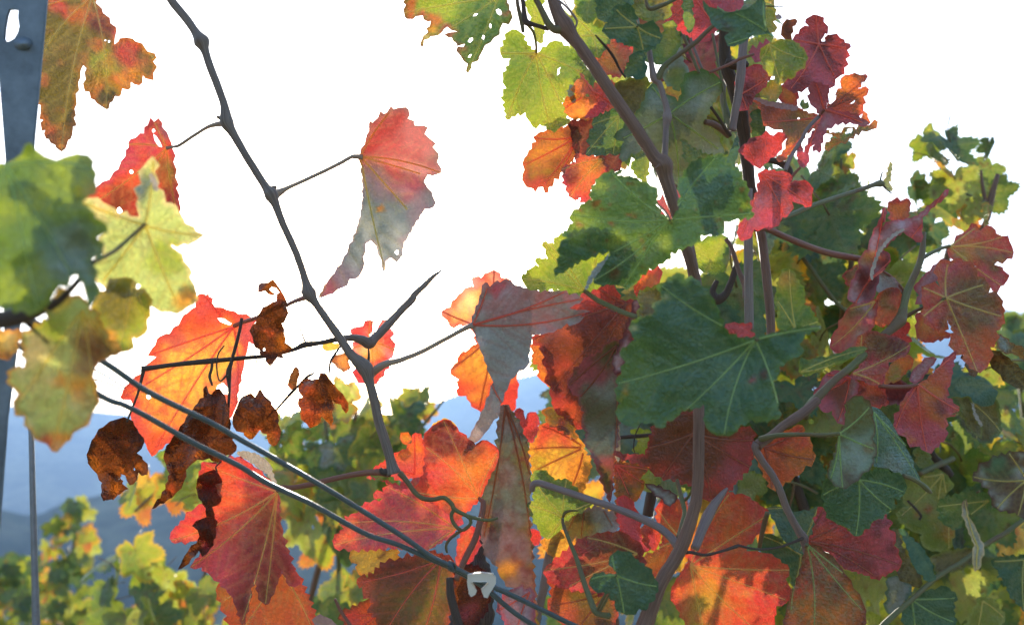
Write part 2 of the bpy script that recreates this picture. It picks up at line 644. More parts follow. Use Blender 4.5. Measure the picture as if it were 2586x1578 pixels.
    LAST['main'] = main; LAST['xy'] = V; LAST['D'] = D; LAST['size'] = size
    return XYZ, F, refl, tran, uv, D


def finish_blade(name, parts_, mat, origin):
    V = np.concatenate([p[0] for p in parts_])
    F = []; o = 0
    for p in parts_:
        F.append(p[1] + o); o += len(p[0])
    F = np.concatenate(F)
    Rr = np.concatenate([p[2] for p in parts_]); Tt = np.concatenate([p[3] for p in parts_]); UV = np.concatenate([p[4] for p in parts_])
    me = newmesh(name, V, F.tolist(), mat, origin=origin)
    for nm, arr in (('refl', Rr), ('trans', Tt)):
        at = me.attributes.new(nm, 'FLOAT_COLOR', 'POINT')
        at.data.foreach_set('color', np.concatenate([np.clip(arr, 0, 1), np.ones((len(arr), 1))], 1).ravel())
    ul = me.uv_layers.new(name='blade')
    li = np.zeros(len(me.loops), int); me.loops.foreach_get('vertex_index', li)
    ul.data.foreach_set('uv', UV[li].ravel())
    return me


def to3d_px(x, y, D):
    cx = (x - PW / 2) / FPX; cz = -(y - PH / 2) / FPX
    cp, sp = math.cos(PITCH), math.sin(PITCH)
    return np.stack([cx * D, (cp - sp * cz) * D, (sp + cp * cz) * D + CAMZ], 1)


_cnt = [0]


def parse_spots(tile, s):
    out = []
    x0, y0, k = TILES[tile]
    for q in s.split():
        a, b, r, c = q.split(',')
        out.append((x0 + float(a) * k, y0 + float(b) * k, float(r) * k, c))
    return out


def leaf(parent, tile, outline, J, tips, d, base, edge=None, spots='', pet=None, pd=None, pm=None, mat=None, name='leaf', extra=(),
         holes=(), fold=None, **kw):
    """one leaf: the blade with its veins, plus its stalk as a sub-part"""
    _cnt[0] += 1
    sd = _cnt[0]
    x0, y0, k = TILES[tile]
    poly = pts(tile, outline)
    Jp = pts(tile, J)[0]
    tp = pts(tile, tips) if tips else []
    hl = []
    for q in holes:
        if q.count(' ') == 0:
            hx, hy, hr = [float(v) for v in q.split(',')]
            rr = np.random.RandomState(int(hx + hy))
            hl.append(np.array([(x0 + k * (hx + hr * rr.uniform(.7, 1.3) * math.cos(a)), y0 + k * (hy + hr * rr.uniform(.7, 1.3) * math.sin(a)))
                                for a in np.linspace(0, 2 * math.pi, 9)[:-1]]))
        else:
            hl.append(pts(tile, q))
    fl = None
    if fold:
        fl = [(x0 + a * k, y0 + b * k, x0 + c * k, y0 + e * k, kf, fc) for (a, b, c, e, kf, fc) in fold]
    ed = None if edge is None else (edge[0], edge[1] * k)
    parts_ = [blade(poly, Jp, tp, d, base, ed, parse_spots(tile, spots), holes=hl, fold=fl, seed=sd, to3d=to3d_px, unit=FPX, **kw)]
    rib = vein_ridges(kw.get('vein', 'y'), Jp, to3d_px, FPX, kw.get('vw', 1.0)) if LAST['size'] > 150 and len(tp) > 1 and mat is not M_DRY else None
    for ex in extra:          # rolled or folded flaps of the same blade
        e2 = dict(ex)
        pl = pts(tile, e2.pop('outline'))
        dd = e2.pop('d', d - 0.004)
        b2 = e2.pop('base')
        parts_.append(blade(pl, e2.pop('J', tuple(pl[0])), [], dd, b2, None, (), h=7, amp=e2.pop('amp', 2.0), step=14, seed=sd + 500, to3d=to3d_px, unit=FPX,
                            puff=0, wav=e2.pop('wav', 0.002), **e2))
    org = P(Jp[0], Jp[1], d)
    me = finish_blade(name, parts_, mat or M_UP, org)
    o = link(name, me, parent, org)
    if rib:
        link('vein', finish_blade('vein', [rib], mat or M_UP, org), o, org)
    if pet:
        # stalk from the blade to the cane
        s = pet
        dj = float(parts_[0][5][np.argmin((poly[0, 0] * 0 + np.hypot(*(np.array(parts_[0][4]) / (d / FPX) - Jp).T)))])
        st = stem_obj('petiole', [px_tube(tile, s, dj - 0.001, pd or d, sides=7, rough=0.04)], pm or S_GREEN, o)
    return o

# ------------------------------------------------------------------ terrain
GREEN_HILL = None


def hill_material(name, a, b, sc):
    k = NT(name)
    tc = k.node('ShaderNodeTexCoord').outputs['Object']
    n = k.node('ShaderNodeTexNoise', {'Vector': tc, 'Scale': sc, 'Detail': 8.0, 'Roughness': 0.7}).outputs[0]
    n2 = k.node('ShaderNodeTexVoronoi', {'Vector': tc, 'Scale': sc * 6}).outputs[0]
    c = k.mixc((*a, 1), (*b, 1), k.ramp(n, [(0.42, 0.0), (0.6, 1.0)]))
    c = k.mixc(c, k.ramp(n2, [(0.0, 0.55), (0.7, 1.2)]), 0.8, 'MULTIPLY')
    pr = k.node('ShaderNodeBsdfDiffuse', {'Color': c})
    k.t.links.new(pr.outputs[0], k.out.inputs[0])
    return k.m


def ridge_obj(name, prof, dist, wid, base, mat, seed, nb=220, nr=40):
    """terrain ridge: prof = [(px x, px y)...] silhouette at distance dist, falling off over wid both ways"""
    px = np.array([p[0] for p in prof], float); py = np.array([p[1] for p in prof], float)
    V = []; F = []
    xs = np.linspace(px[0], px[-1], nb)
    ys = np.interp(xs, px, py)
    for j in range(nr + 1):
        v = j / nr * 2 - 1
        rr = dist * (1 + wid * v * (0.9 if v < 0 else 0.5))
        for i, (x, y) in enumerate(zip(xs, ys)):
            rd = raydir(x, y); hl = math.hypot(rd.x, rd.y)
            top = rd.z / hl * dist + CAMZ
            X = rd.x / hl * rr; Y = rd.y / hl * rr
            sh = math.exp(-(v * 1.55) ** 2)
            n = float(fbm(X / 260 + seed, Y / 260, 5))
            z = base + (top - base) * sh + n * (top - base) * 0.42 * (1 - sh * 0.92) + n * dist * 0.004
            V.append((X, Y, z))
    for j in range(nr):
        for i in range(nb - 1):
            a = j * nb + i
            F.append((a, a + 1, a + nb + 1, a + nb))
    me = newmesh(name, V, F, mat)
    o = link(name, me)
    o['kind'] = 'structure'
    return o


M_FOREST = hill_material('wooded_hill', (0.020, 0.035, 0.016), (0.13, 0.13, 0.07), 0.006)
M_GROUND = hill_material('vineyard_ground', (0.20, 0.175, 0.10), (0.30, 0.25, 0.16), 0.3)

far = [(-1400, 1060), (-600, 1000), (0, 1025), (268, 1046), (500, 1052), (711, 1050), (1010, 1055), (1088, 1021), (1158, 999), (1341, 947), (1500, 925), (1800, 900),
       (2200, 850), (2450, 800), (2534, 778), (2640, 800), (3000, 860), (3600, 900), (4400, 980)]
ridge_obj('mountain', far, 4200, 0.42, -160, M_FOREST, 3)
near = [(-1400, 1230), (-500, 1262), (0, 1287), (75, 1305), (105, 1300), (150, 1275), (230, 1255), (335, 1230), (500, 1205), (700, 1172), (1000, 1150), (1400, 1140),
        (2000, 1130), (2700, 1110), (3600, 1080), (4400, 1080)]
ridge_obj('hill', near, 1250, 0.42, -160, M_FOREST, 8)

# the ground falls away from the vineyard into the valley
V = []; F = []
rads = np.concatenate([[0.01, 1.5, 3, 5, 8, 12, 20, 35, 60], np.geomspace(100, 7000, 24)])
na = 96
for r_ in rads:
    for i in range(na):
        a = 2 * math.pi * i / na
        X, Y = r_ * math.sin(a), r_ * math.cos(a)
        dn = max(0.0, Y - 4.0)
        z = -0.30 * dn if dn < 450 else -0.30 * 450 - (1 - math.exp(-(dn - 450) / 300)) * 40
        z += float(fbm(X / 6, Y / 6, 3)) * 0.15 + (float(fbm(X / 200, Y / 200, 3)) * 18 if r_ > 90 else 0)
        V.append((X, Y, z))
for j in range(len(rads) - 1):
    for i in range(na):
        k_ = (i + 1) % na
        F.append((j * na + i, j * na + k_, (j + 1) * na + k_, (j + 1) * na + i))
o = link('ground', newmesh('ground', V, F, M_GROUND))
o['kind'] = 'structure'

# haze box, camera and the whole land inside it
hz = NT('haze')
pv = hz.node('ShaderNodeVolumePrincipled', {'Color': (0.33, 0.55, 1.0, 1), 'Density': 1.7e-4, 'Anisotropy': 0.45})
hz.t.links.new(pv.outputs[0], hz.out.inputs['Volume'])
hv = [(sx * 7600, sy * 7600, z) for z in (-330, 980) for sx, sy in ((-1, -1), (1, -1), (1, 1), (-1, 1))]
hf = [(3, 2, 1, 0), (4, 5, 6, 7), (0, 1, 5, 4), (1, 2, 6, 5), (2, 3, 7, 6), (3, 0, 4, 7)]
o = link('haze', newmesh('haze', hv, hf, hz.m, smooth=False))
o['kind'] = 'stuff'

# ------------------------------------------------------------------ trellis: post, rod, wires, clip


def prism(name, poly_px, d, thick, mat, parent=None, hole=None, tilt=(0, 0)):
    """plate with real thickness and an optional slot through it"""
    pl = [Vector(p) for p in poly_px]
    ed = [(i, (i + 1) % len(pl)) for i in range(len(pl))]
    loops = [list(range(len(pl)))]
    if hole is not None:
        o_ = len(pl); pl += [Vector(p) for p in hole]
        ed += [(o_ + i, o_ + (i + 1) % len(hole)) for i in range(len(hole))]
        loops.append([o_ + i for i in range(len(hole))])
    V2, _, F2, orig, _, _ = delaunay_2d_cdt(pl, ed, [], 0, 1e-4)
    V2 = np.array([(v.x, v.y) for v in V2]); F2 = np.array([f for f in F2])
    c = V2[F2].mean(1)
    m = pip(c[:, 0], c[:, 1], np.array(poly_px))
    if hole is not None:
        m &= ~pip(c[:, 0], c[:, 1], np.array(hole))
    F2 = F2[m]
    D = d * (1 + tilt[0] * (V2[:, 0] - V2[0, 0]) / FPX + tilt[1] * (V2[:, 1] - V2[0, 1]) / FPX)
    A = to3d_px(V2[:, 0], V2[:, 1], D)
    nrm = np.array(raydir(PW / 2, PH / 2)); B = A + nrm * thick
    n = len(A)
    F = [tuple(f) for f in F2] + [tuple(f[::-1] + n) for f in F2]
    mp = {}
    for i, src in enumerate(orig):
        for s in src:
            mp[s] = i
    for lp in loops:
        for i in range(len(lp)):
            a, b = mp[lp[i]], mp[lp[(i + 1) % len(lp)]]
            F.append((a, b, b + n, a + n))
    return newmesh(name, np.concatenate([A, B]), F, mat, smooth=False, origin=A[0]), A[0]


PD = 0.56
root = thing('trellis_post', 'grey blue steel trellis post with a slotted hole at the upper left edge', 'post', P(40, 1500, PD))
outer = [(-60, -260), (152, -260), (117, 0), (84, 357), (50, 800), (17, 1055), (2, 1256), (-28, 1640), (-150, 1640), (-130, 900), (10, 900), (14, 402), (6, 300), (-2, 200), (-14, 100)]
slot = pts('A1', '60,65 90,62 125,68 122,125 131,180 120,225 98,262 60,284 38,284 25,262 33,180 45,110').tolist()
me, org = prism('face', outer, PD, 0.0022, M_STEEL, hole=slot)
link('face', me, root, org)
fl = [(112, -260, 5), (117, 0, 5), (84, 357, 5), (50, 800, 5), (17, 1055, 5), (2, 1256, 5), (-28, 1640, 5)]
fv = []; ff = []
for i, (x, y, _) in enumerate([(152, -260, 0)] + fl[1:]):
    a = P(x + 0.5, y, PD - 0.001); b = P(x + 4.0, y, PD - 0.001); c_ = P(x + 4.0, y, PD + 0.03); e_ = P(x + 0.5, y, PD + 0.03)
    fv += [a, b, c_, e_]
    if i:
        o_ = 4 * (i - 1)
        for j in range(4):
            k_ = (j + 1) % 4
            ff.append((o_ + j, o_ + k_, o_ + 4 + k_, o_ + 4 + j))
link('flange', newmesh('flange', [tuple(v) for v in fv], ff, M_STEEL, smooth=False, origin=fv[0]), root, fv[0])
# a dent pressed under the slot
bv = []; bf = []
for i in range(5):
    for j in range(12):
        t = i / 4; a = 2 * math.pi * j / 12
        bv.append(P(57 + 24 * (1 - t) * math.cos(a), 110 + 17 * (1 - t) * math.sin(a), PD - 0.0005 - 0.005 * math.sin(t * 1.5)))
for i in range(4):
    for j in range(12):
        bf.append((i * 12 + j, i * 12 + (j + 1) % 12, (i + 1) * 12 + (j + 1) % 12, (i + 1) * 12 + j))
link('hook', newmesh('hook', [tuple(v) for v in bv], bf, M_STEEL, origin=bv[0]), root, bv[0])

t = px_tube('C1', '205,-40,34 212,180,36 222,600,40 232,1000,44 245,1504,52 250,1700,54', 0.95, 0.9, sides=12, rough=0.01)
o = stem_obj('trellis_rod', [t], M_ROD)
tag(o, 'thin vertical grey metal rod standing beside the post at lower left', 'rod')

w1 = px_tube('C2', '-1500,-620,40 -921,-288,40 -611,-80,40 -200,122,38 0,235,38 300,402,36 600,577,36 900,762,36 1150,922,36 1300,1030,36 1440,1100,35 1700,1228,35 1880,1310,35 2200,1466,35 2400,1560,35', 0.50, 0.68, sides=10, rough=0.015)
o = stem_obj('trellis_wire', [w1], M_WIRE)
tag(o, 'dark plastic coated trellis wire, the upper of the two wires running diagonally', 'wire', 'pair of trellis wires')
w2 = px_tube('C2', '-1500,-400,38 -941,-58,38 -771,12,36 -611,92,38 -311,262,38 0,418,38 200,540,37 500,682,36 750,822,36 900,898,36 1100,962,35 1300,1052,35 1450,1118,35 1650,1232,35 1880,1420,35 2100,1560,35 2300,1690,35', 0.51, 0.68, sides=10, rough=0.015)
o = stem_obj('trellis_wire', [w2], M_WIRE)
tag(o, 'dark plastic coated trellis wire, the lower of the two wires running diagonally', 'wire', 'pair of trellis wires')
# twist of tie wire where both wires meet
tw = []
for i in range(26):
    a = i / 25 * 2 * math.pi * 4
    x = 1134 + 6.0 * math.cos(a) * 0.5 + i * 0.55; y = 1426 + 11 * math.sin(a) + i * 0.3
    tw.append(P(x, y, 0.622 + 0.006 * math.cos(a)))
o = stem_obj('wire_tie', [tube([tuple(v) for v in tw], np.full(26, 0.0009), 6)], M_WIRE)
tag(o, 'small twist of tie wire binding both trellis wires where they meet', 'wire tie')
# white plastic clip hooked over both wires
cl = pts('C2', '1555,1160 1600,1143 1660,1138 1738,1148 1757,1172 1756,1218 1738,1262 1718,1290 1697,1322 1676,1318 1664,1290 1658,1266 1684,1236 1702,1214 1690,1205 1640,1208 1596,1204 1582,1214 1604,1246 1613,1272 1602,1300 1578,1312 1562,1296 1550,1240 1546,1200')
cl = cl.mean(0) + (cl - cl.mean(0)) * 0.9
me, org = prism('wire_clip', cl.tolist(), 0.618, 0.002, M_CLIP)
bm_o = link('wire_clip', me, None, org)
bv_ = bm_o.modifiers.new('bevel', 'BEVEL'); bv_.width = 0.0008; bv_.segments = 2; bv_.limit_method = 'ANGLE'
tag(bm_o, 'white plastic clip hooked over the two trellis wires at bottom centre', 'clip')

# ------------------------------------------------------------------ the vines
v_front = thing('grapevine', 'out of focus yellow green grapevine close by the steel post at left', 'grapevine', P(-200, 1500, 0.42))
v_post = thing('grapevine', 'olive orange grapevine leaf hanging behind the steel post at upper left', 'grapevine', P(230, -150, 0.68))
v_bare = thing('grapevine', 'bare dark diagonal grapevine shoot with few drooping red leaves left of centre', 'grapevine', P(1000, 1220, 0.70))
v_dry = thing('grapevine', 'withered dark grapevine lateral with crumpled brown leaves hanging over the wires', 'grapevine', P(620, 900, 0.71))
v_main = thing('grapevine', 'leafy red and green grapevine with thick brown cane right of centre', 'grapevine', P(1640, 1570, 0.64))
v_red = thing('grapevine', 'dull red leaved grapevine shoot with grey green cane at the right edge', 'grapevine', P(2250, 830, 0.80))
v_top = thing('grapevine', 'crimson and amber leaved grapevine top against white sky at upper right', 'grapevine', P(1950, 500, 0.74))
v_low = thing('grapevine', 'dark green grapevine with large brown orange leaf at lower right corner', 'grapevine', P(2030, 1500, 0.72))

# ---- front left, out of focus
leaf(v_front, 'B1', '-160,-180 -60,-215 45,-235 100,-263 150,-300 205,-375 240,-333 300,-288 380,-258 440,-283 520,-303 600,-293 640,-253 632,-213 660,-163 648,-113 662,-83 610,-13 560,30 600,60 650,130 735,232 660,270 700,350 700,425 640,405 620,430 650,560 682,640 645,700 610,748 588,690 575,650 560,590 520,525 488,532 465,610 405,600 370,650 330,720 280,765 150,762 0,745 -160,720',
     '45,-225', '250,745 610,735 640,-200 -100,600', 0.38, 'G', ('L', 30), '500,-160,190,L 610,-60,60,A 250,20,90,L 20,640,170,L 0,60,110,L 520,420,200,U 230,560,120,L', vein='g', step=40, amp=8, g=(0.25, -0.15), bow=3.0, puff=0.004, wav=0.008, vw=1.3, h=10)
leaf(v_front, 'B1', '400,605 470,660 570,680 612,750 650,750 700,870 735,960 830,1042 760,1070 690,1095 650,1150 632,1210 655,1320 652,1420 630,1460 560,1560 500,1591 450,1655 350,1718 318,1668 270,1652 225,1632 213,1582 160,1542 165,1482 100,1478 122,1330 88,1290 60,1210 40,1180 160,1150 172,1100 140,960 140,900 210,890 320,820 330,720 370,660',
     '560,760', '350,1700 640,1340 100,1440 770,1040', 0.42, 'P', ('A', 14), '420,1230,40,A 420,680,70,Y 640,1050,110,N 700,1000,60,N 250,980,70,K 560,1300,80,A 330,1690,80,R 400,1640,60,A 350,860,90,L 680,900,60,Y', step=34, amp=8, g=(0.2, 0.2), bow=2.0, puff=0.005, wav=0.008, vw=1.2, h=10, mot=[('K', 60, 0.6, 2)])
leaf(v_front, 'B1', '640,700 780,545 900,548 925,620 1000,640 1022,740 1000,830 990,920 900,950 870,1040 800,1052 720,1000 640,820', '905,560', '800,1040 1000,820', 0.46, 'L', ('Y', 20), '780,700,140,V 720,950,60,A', step=34, amp=7, g=(-0.2, 0.2), wav=0.006, h=10)
leaf(v_front, 'B1', '960,-200 1000,-250 1035,-285 1050,-180 1070,-70 1120,-12 1125,30 1160,32 1200,55 1212,90 1250,140 1260,170 1330,222 1392,250 1340,290 1250,314 1160,318 1180,340 1240,380 1252,430 1290,470 1308,510 1290,535 1322,590 1338,650 1345,690 1320,722 1270,745 1240,770 1200,790 1150,775 1090,778 1050,750 1020,735 960,660 800,640 700,600 640,520 622,440 700,400 690,330 668,270 722,230 650,130 560,50 540,20 600,0 700,30 800,110 880,122 945,128 935,0',
     '985,185', '1380,250 1230,780 560,30 1040,-250 700,560', 0.47, 'P', ('K', 12), '800,250,90,P 1290,700,60,A 700,60,80,K 1120,420,90,L 950,-100,70,U', pet='980,180,26 880,270,26 790,350,28 715,395,28 560,470,28', pd=0.41, pm=S_GREEN,
     step=34, amp=8, g=(0.25, 0.1), wav=0.009, puff=0.005, vw=1.4, h=9, holes=('930,598,17',), fold=[(985, 185, 1180, 330, 0.5, None)],
     extra=[dict(outline='1015,-165 1035,-170 1040,-150 1060,-120 1070,-85 1068,-45 1050,-45 1035,-90 1018,-130', base='X', d=0.462)])
leaf(v_front, 'B1', '20,900 140,900 122,980 90,1060 20,1092 -60,1060 -60,880', '-20,890', '90,1050', 0.44, 'Y', ('A', 30), '60,970,60,K 40,1060,40,N', step=30, amp=6, wav=0.006, h=10)
leaf(v_front, 'F', '-60,560 20,600 60,660 60,720 -60,740', '-40,640', '50,700', 0.43, 'L', None, '', step=20, amp=4, h=11)
cane(v_front, 'B1', '-220,850,120 0,830,115 150,800,110 280,750,90 420,680,50 640,430,30', 0.415, 0.40, S_DARK, name='cane')
cane(v_front, 'B1', '150,820,40 250,900,36 330,980,22', 0.41, 0.418, S_DARK)

# ---- behind the post
leaf(v_post, 'A1', '180,-160 480,-260 640,-120 650,20 700,90 750,160 792,212 780,260 776,302 800,285 812,262 850,255 920,283 980,320 1000,350 1062,395 1040,420 1067,456 1040,500 1044,548 970,515 945,582 888,558 870,612 830,603 812,656 780,655 720,744 640,680 615,670 605,625 574,622 580,540 585,465 565,445 548,480 532,560 515,640 507,740 502,800 518,856 497,860 492,915 480,945 465,950 418,1032 330,945 312,945 306,885 283,890 292,815 266,810 275,760 275,715 230,700 200,400',
     '625,-25', '418,1020 720,735 1060,420 280,370 250,60', 0.66, 'V', ('T', 14), '390,50,60,R 880,370,75,R 700,150,90,M 770,250,40,C 680,420,70,L 850,520,90,A 420,930,60,A 330,880,40,O 640,560,60,A 480,500,150,V 450,250,120,V', step=26, amp=4, g=(0.15, -0.2), bow=-3,
     wav=0.006, fold=[(600, -20, 470, 960, 0.5, None)], pet='625,-25,22 640,-120,22 690,-300,24', pd=0.68, pm=S_GREEN, holes=('740,282,9', '715,276,6'), mot=[('O', 40, 0.6, 1.5)])
cane(v_post, 'A1', '100,-420,60 300,-380,58 700,-300,55', 0.68, 0.68, S_BROWN)
leaf(v_post, 'A1', '60,-20 130,-20 128,20 112,48 98,52 92,46 78,40 76,20', '100,-20', '100,45', 0.64, 'N', ('O', 20), '', step=12, amp=4)

# ---- bare diagonal shoot
cane(v_bare, 'A1', '1040,-200,53 1160,0,55 1260,125,57 1330,225,60 1368,285,105 1390,345,60 1420,440,53 1475,580,52 1522,720,55 1538,830,92 1575,895,60 1640,1010,52 1720,1140,52 1800,1265,55 1838,1320,92 1870,1390,55 1921,1523,48 2011,1723,48 2071,1903,52 2096,1990,96 2135,2050,53 2191,2130,50 2291,2273,57 2381,2403,65 2476,2498,104 2505,2593,67 2541,2723,63 2571,2861,63 2621,3021,67 2651,3131,70 2672,3215,110', 0.75, 0.70, S_BARE, n=5, sides=12)
for (tl, s, m_) in (('A1', '1345,290,52 1380,275,40 1400,250,20', S_BARE), ('A1', '1530,825,50 1500,805,34 1468,792,16', S_BARE), ('B2', '205,-35,50 245,-65,40 262,-78,18', S_BARE),
                    ('B2', '500,660,50 450,640,40 435,625,16', S_BARE), ('C2', '1040,470,60 985,462,46 968,440,20', S_DARK)):
    dd = 0.745 if tl != 'C2' else 0.70
    cane(v_bare, tl, s, dd, dd - 0.002, m_, name='bud')
# cut spur and stub beside it
cane(v_bare, 'B2', '690,955,40 780,948,50 850,965,66 892,985,80 930,950,64 1000,880,60 1100,772,52 1180,690,54 1205,650,44 1280,580,36 1330,530,26 1385,490,10', 0.735, 0.80, S_BARE)
cane(v_bare, 'B2', '885,1180,50 886,1120,24 890,1070,16 888,1020,10', 0.728, 0.73, S_DARK, name='bud')
leaf(v_bare, 'A1', '1020,795 1045,826 1076,800 1100,860 1150,940 1167,1000 1178,1100 1190,1200 1212,1350 1217,1440 1222,1520 960,1540 800,1510 600,1460 470,1370 560,1322 650,1272 740,1220 800,1150 850,1060 872,1000 868,970 885,943 920,935 975,905 1000,850',
     '1130,1005', '600,1400 940,1500 1200,1440 1040,810 870,980', 0.77, 'R', ('C', 18), '960,950,110,C 850,1080,90,C 1020,840,40,M 1110,900,60,W 900,1250,90,O 850,1400,120,N 1150,1200,90,V 1180,1350,90,M 930,1400,60,R', step=28, amp=4, g=(-0.3, 0.1),
     holes=('1040,910 1060,925 1085,965 1100,1000 1075,992 1050,955', '1042,888,11', '890,1166,13', '810,1430,22'), pet='1130,1005,24 1165,998,20 1212,988,22 1300,930,22 1400,868,24 1470,845,36 1530,840,44', pd=0.745, pm=S_PINK, mat=M_UN,
     fold=[(1040, 1040, 1215, 1560, -0.4, None), (1120, 1000, 560, 1330, 0.5, None)], wav=0.008, mot=[('O', 30, 0.58, 2)])
leaf(v_bare, 'A2', '828,1052 860,980 890,890 898,820 915,832 950,800 968,752 990,772 1010,765 1040,720 1060,742 1085,733 1162,745 1155,805 1197,820 1200,850 1292,865 1270,910 1310,945 1347,975 1325,1000 1367,1065 1355,1100 1382,1175 1290,1187 1265,1232 1290,1273 1322,1323 1335,1403 1270,1420 1215,1500 1165,1585 1130,1643 1110,1743 1080,1783 1040,1748 1005,1773 990,1850 978,1773 940,1673 905,1633 870,1653 855,1743 850,1833 800,1893 760,1893 730,1943 680,1963 620,1998 548,2018 600,1923 700,1793 780,1633 830,1473 850,1343 845,1203',
     '832,1062', '1370,1170 1060,730 1240,1180 1000,1830 560,2010 1150,1420', 0.75, 'U', ('W', 10), '1050,900,230,R 1080,880,200,R 1150,980,180,R 980,1000,130,R 1230,1060,140,R 960,980,140,R 880,1010,60,R 1330,1130,60,C 1240,1330,80,W 1270,1400,60,W 1140,1640,60,W 965,1420,20,T 1000,1230,110,W 1150,1260,90,C 920,1180,70,W 1260,1480,70,W 700,1880,110,W 620,1960,80,C', vein='y', step=26, amp=3, g=(0.1, 0.1),  # grey and pink grey areas paint in the glare over this leaf
     bow=0, fold=[(810, 1062, 1300, 1190, -0.9, None)], pet='850,1066,40 790,1062,32 770,1066,26 700,1105,26 600,1155,26 450,1225,26 340,1275,30 262,1318,62', pd=0.74, pm=S_PINK, wav=0.0025, holes=('1080,1713,15',), mat=M_UN)
leaf(v_bare, 'B1', '1338,660 1362,646 1388,652 1400,660 1416,640 1418,668 1446,682 1440,710 1460,740 1540,758 1620,788 1700,808 1742,828 1720,862 1704,900 1742,1000 1700,985 1690,975 1662,1080 1640,1200 1612,1330 1600,1420 1545,1510 1330,1580 1180,1622 1030,1752 998,1701 990,1671 935,1575 885,1470 900,1400 885,1368 815,1352 870,1260 960,1190 1020,1110 1060,1077 1000,1070 1050,1000 1080,940 1150,920 1210,860 1270,780 1325,740',
     '1585,872', '840,1345 1030,1740 1030,1060 1390,660 1600,1400', 0.80, 'A', ('R', 40), '1330,900,120,O 1400,790,80,R 1390,700,60,C 1150,960,80,C 1240,1180,200,Y 1100,1500,120,A 1050,1680,110,O 1680,900,90,C 1600,1300,100,C 1450,1100,140,Y 1120,1640,90,R', vein='r', step=30, amp=3, g=(0.15, 0.15),
     bow=-2, holes=('1475,815 1520,818 1570,852 1558,862 1528,852 1492,838', '1010,1345,16', '1510,1300,38'), pet='1590,868,30 1640,846,28 1742,812,30 1850,775,26 1990,705,28 2080,672,40', pd=0.735, pm=S_RED, fold=[(1585, 872, 1010, 1060, -0.35, None)], wav=0.006, mot=[('R', 22, 0.68, 2)])
leaf(v_bare, 'C1', '1378,395 1420,400 1478,412 1528,372 1590,368 1655,380 1722,430 1790,490 1852,570 1882,600 1900,640 1892,700 1898,800 1918,900 1960,1020 2001,1140 2038,1225 2000,1245 1960,1238 1912,1135 1875,1235 1842,1310 1800,1366 1752,1288 1722,1188 1690,1330 1670,1430 1640,1500 1612,1410 1580,1320 1532,1258 1490,1214 1440,1182 1410,1150 1370,1110 1288,1112 1350,1040 1395,962 1400,905 1340,932 1290,936 1230,937 1165,942 1150,917 1172,858 1250,790 1300,730 1370,680 1400,620 1345,500',  # pointed lower lobes follow the outline of a cast shadow
     '1880,600', '1640,1490 1800,1355 1300,1105 1165,930 1400,420', 0.71, 'R', ('C', 20), '1450,560,130,O 1560,650,100,O 1500,1050,120,C 1640,1000,260,C 1640,1320,150,M 1800,1050,200,M 1790,1250,140,N 1800,850,130,N 1560,1180,110,C 1700,1000,100,M 1250,880,90,R 1310,910,50,A 1500,850,80,O', vein='y', step=24, amp=5, g=(0.2, 0.1),  # maroon and brown spots paint in shade from other leaves
     bow=2, fold=[(1870, 620, 1640, 1480, 0.35, None)], pet='1880,600,20 1905,570,34 1980,572,36 2111,548,38 2261,512,38 2411,480,40 2560,466,46 2640,480,50', pd=0.70, pm=S_RED, mat=M_UP, mot=[('O', 26, 0.6, 2)],
     extra=[dict(outline='1608,330 1660,322 1740,345 1800,378 1835,420 1858,500 1896,590 1880,596 1850,540 1815,480 1760,440 1690,390 1630,362', base='X', d=0.703, wav=0.004)])
leaf(v_bare, 'C1', '1462,1262 1480,1222 1520,1205 1700,1150 2030,1170 2092,1330 2135,1430 2150,1560 1560,1560 1540,1440 1500,1352 1470,1300', '1900,1130', '1640,1540 2120,1540 1500,1350', 0.755, 'O', ('R', 14), '1700,1400,200,O 1950,1400,160,O 2080,1420,60,R 1500,1300,60,A', vein='y', step=24, amp=7, g=(0.1, 0.1), bow=1.5, mot=[('A', 40, 0.55, 2)])
leaf(v_bare, 'B2', '780,880 815,872 850,868 862,832 895,826 922,832 918,865 890,925 905,960 940,905 958,862 1010,825 1020,880 1042,888 1066,918 1040,950 1066,1030 1030,1090 1002,1168 970,1222 942,1265 908,1262 860,1257 800,1222 775,1180 828,1158 800,1120 768,1090 780,1020 802,970 772,940', '895,965', '1060,1030 920,1255 780,1020 900,840 1010,830', 0.83, 'R', ('C', 10), '930,1010,70,A 850,1050,60,Y 1000,980,60,R 870,900,50,R', vein='y', step=24, amp=5, g=(0.2, 0), wav=0.004)
leaf(v_bare, 'B2', '640,1078 700,1058 748,1058 760,1162 700,1167 660,1132', '740,1060', '690,1150', 0.84, 'T', ('N', 14), '', step=20, amp=4)
leaf(v_bare, 'B2', '570,1002 620,980 692,990 690,1015 640,1035 600,1040', '690,1000', '580,1010', 0.86, 'Y', None, '', step=20, amp=4)
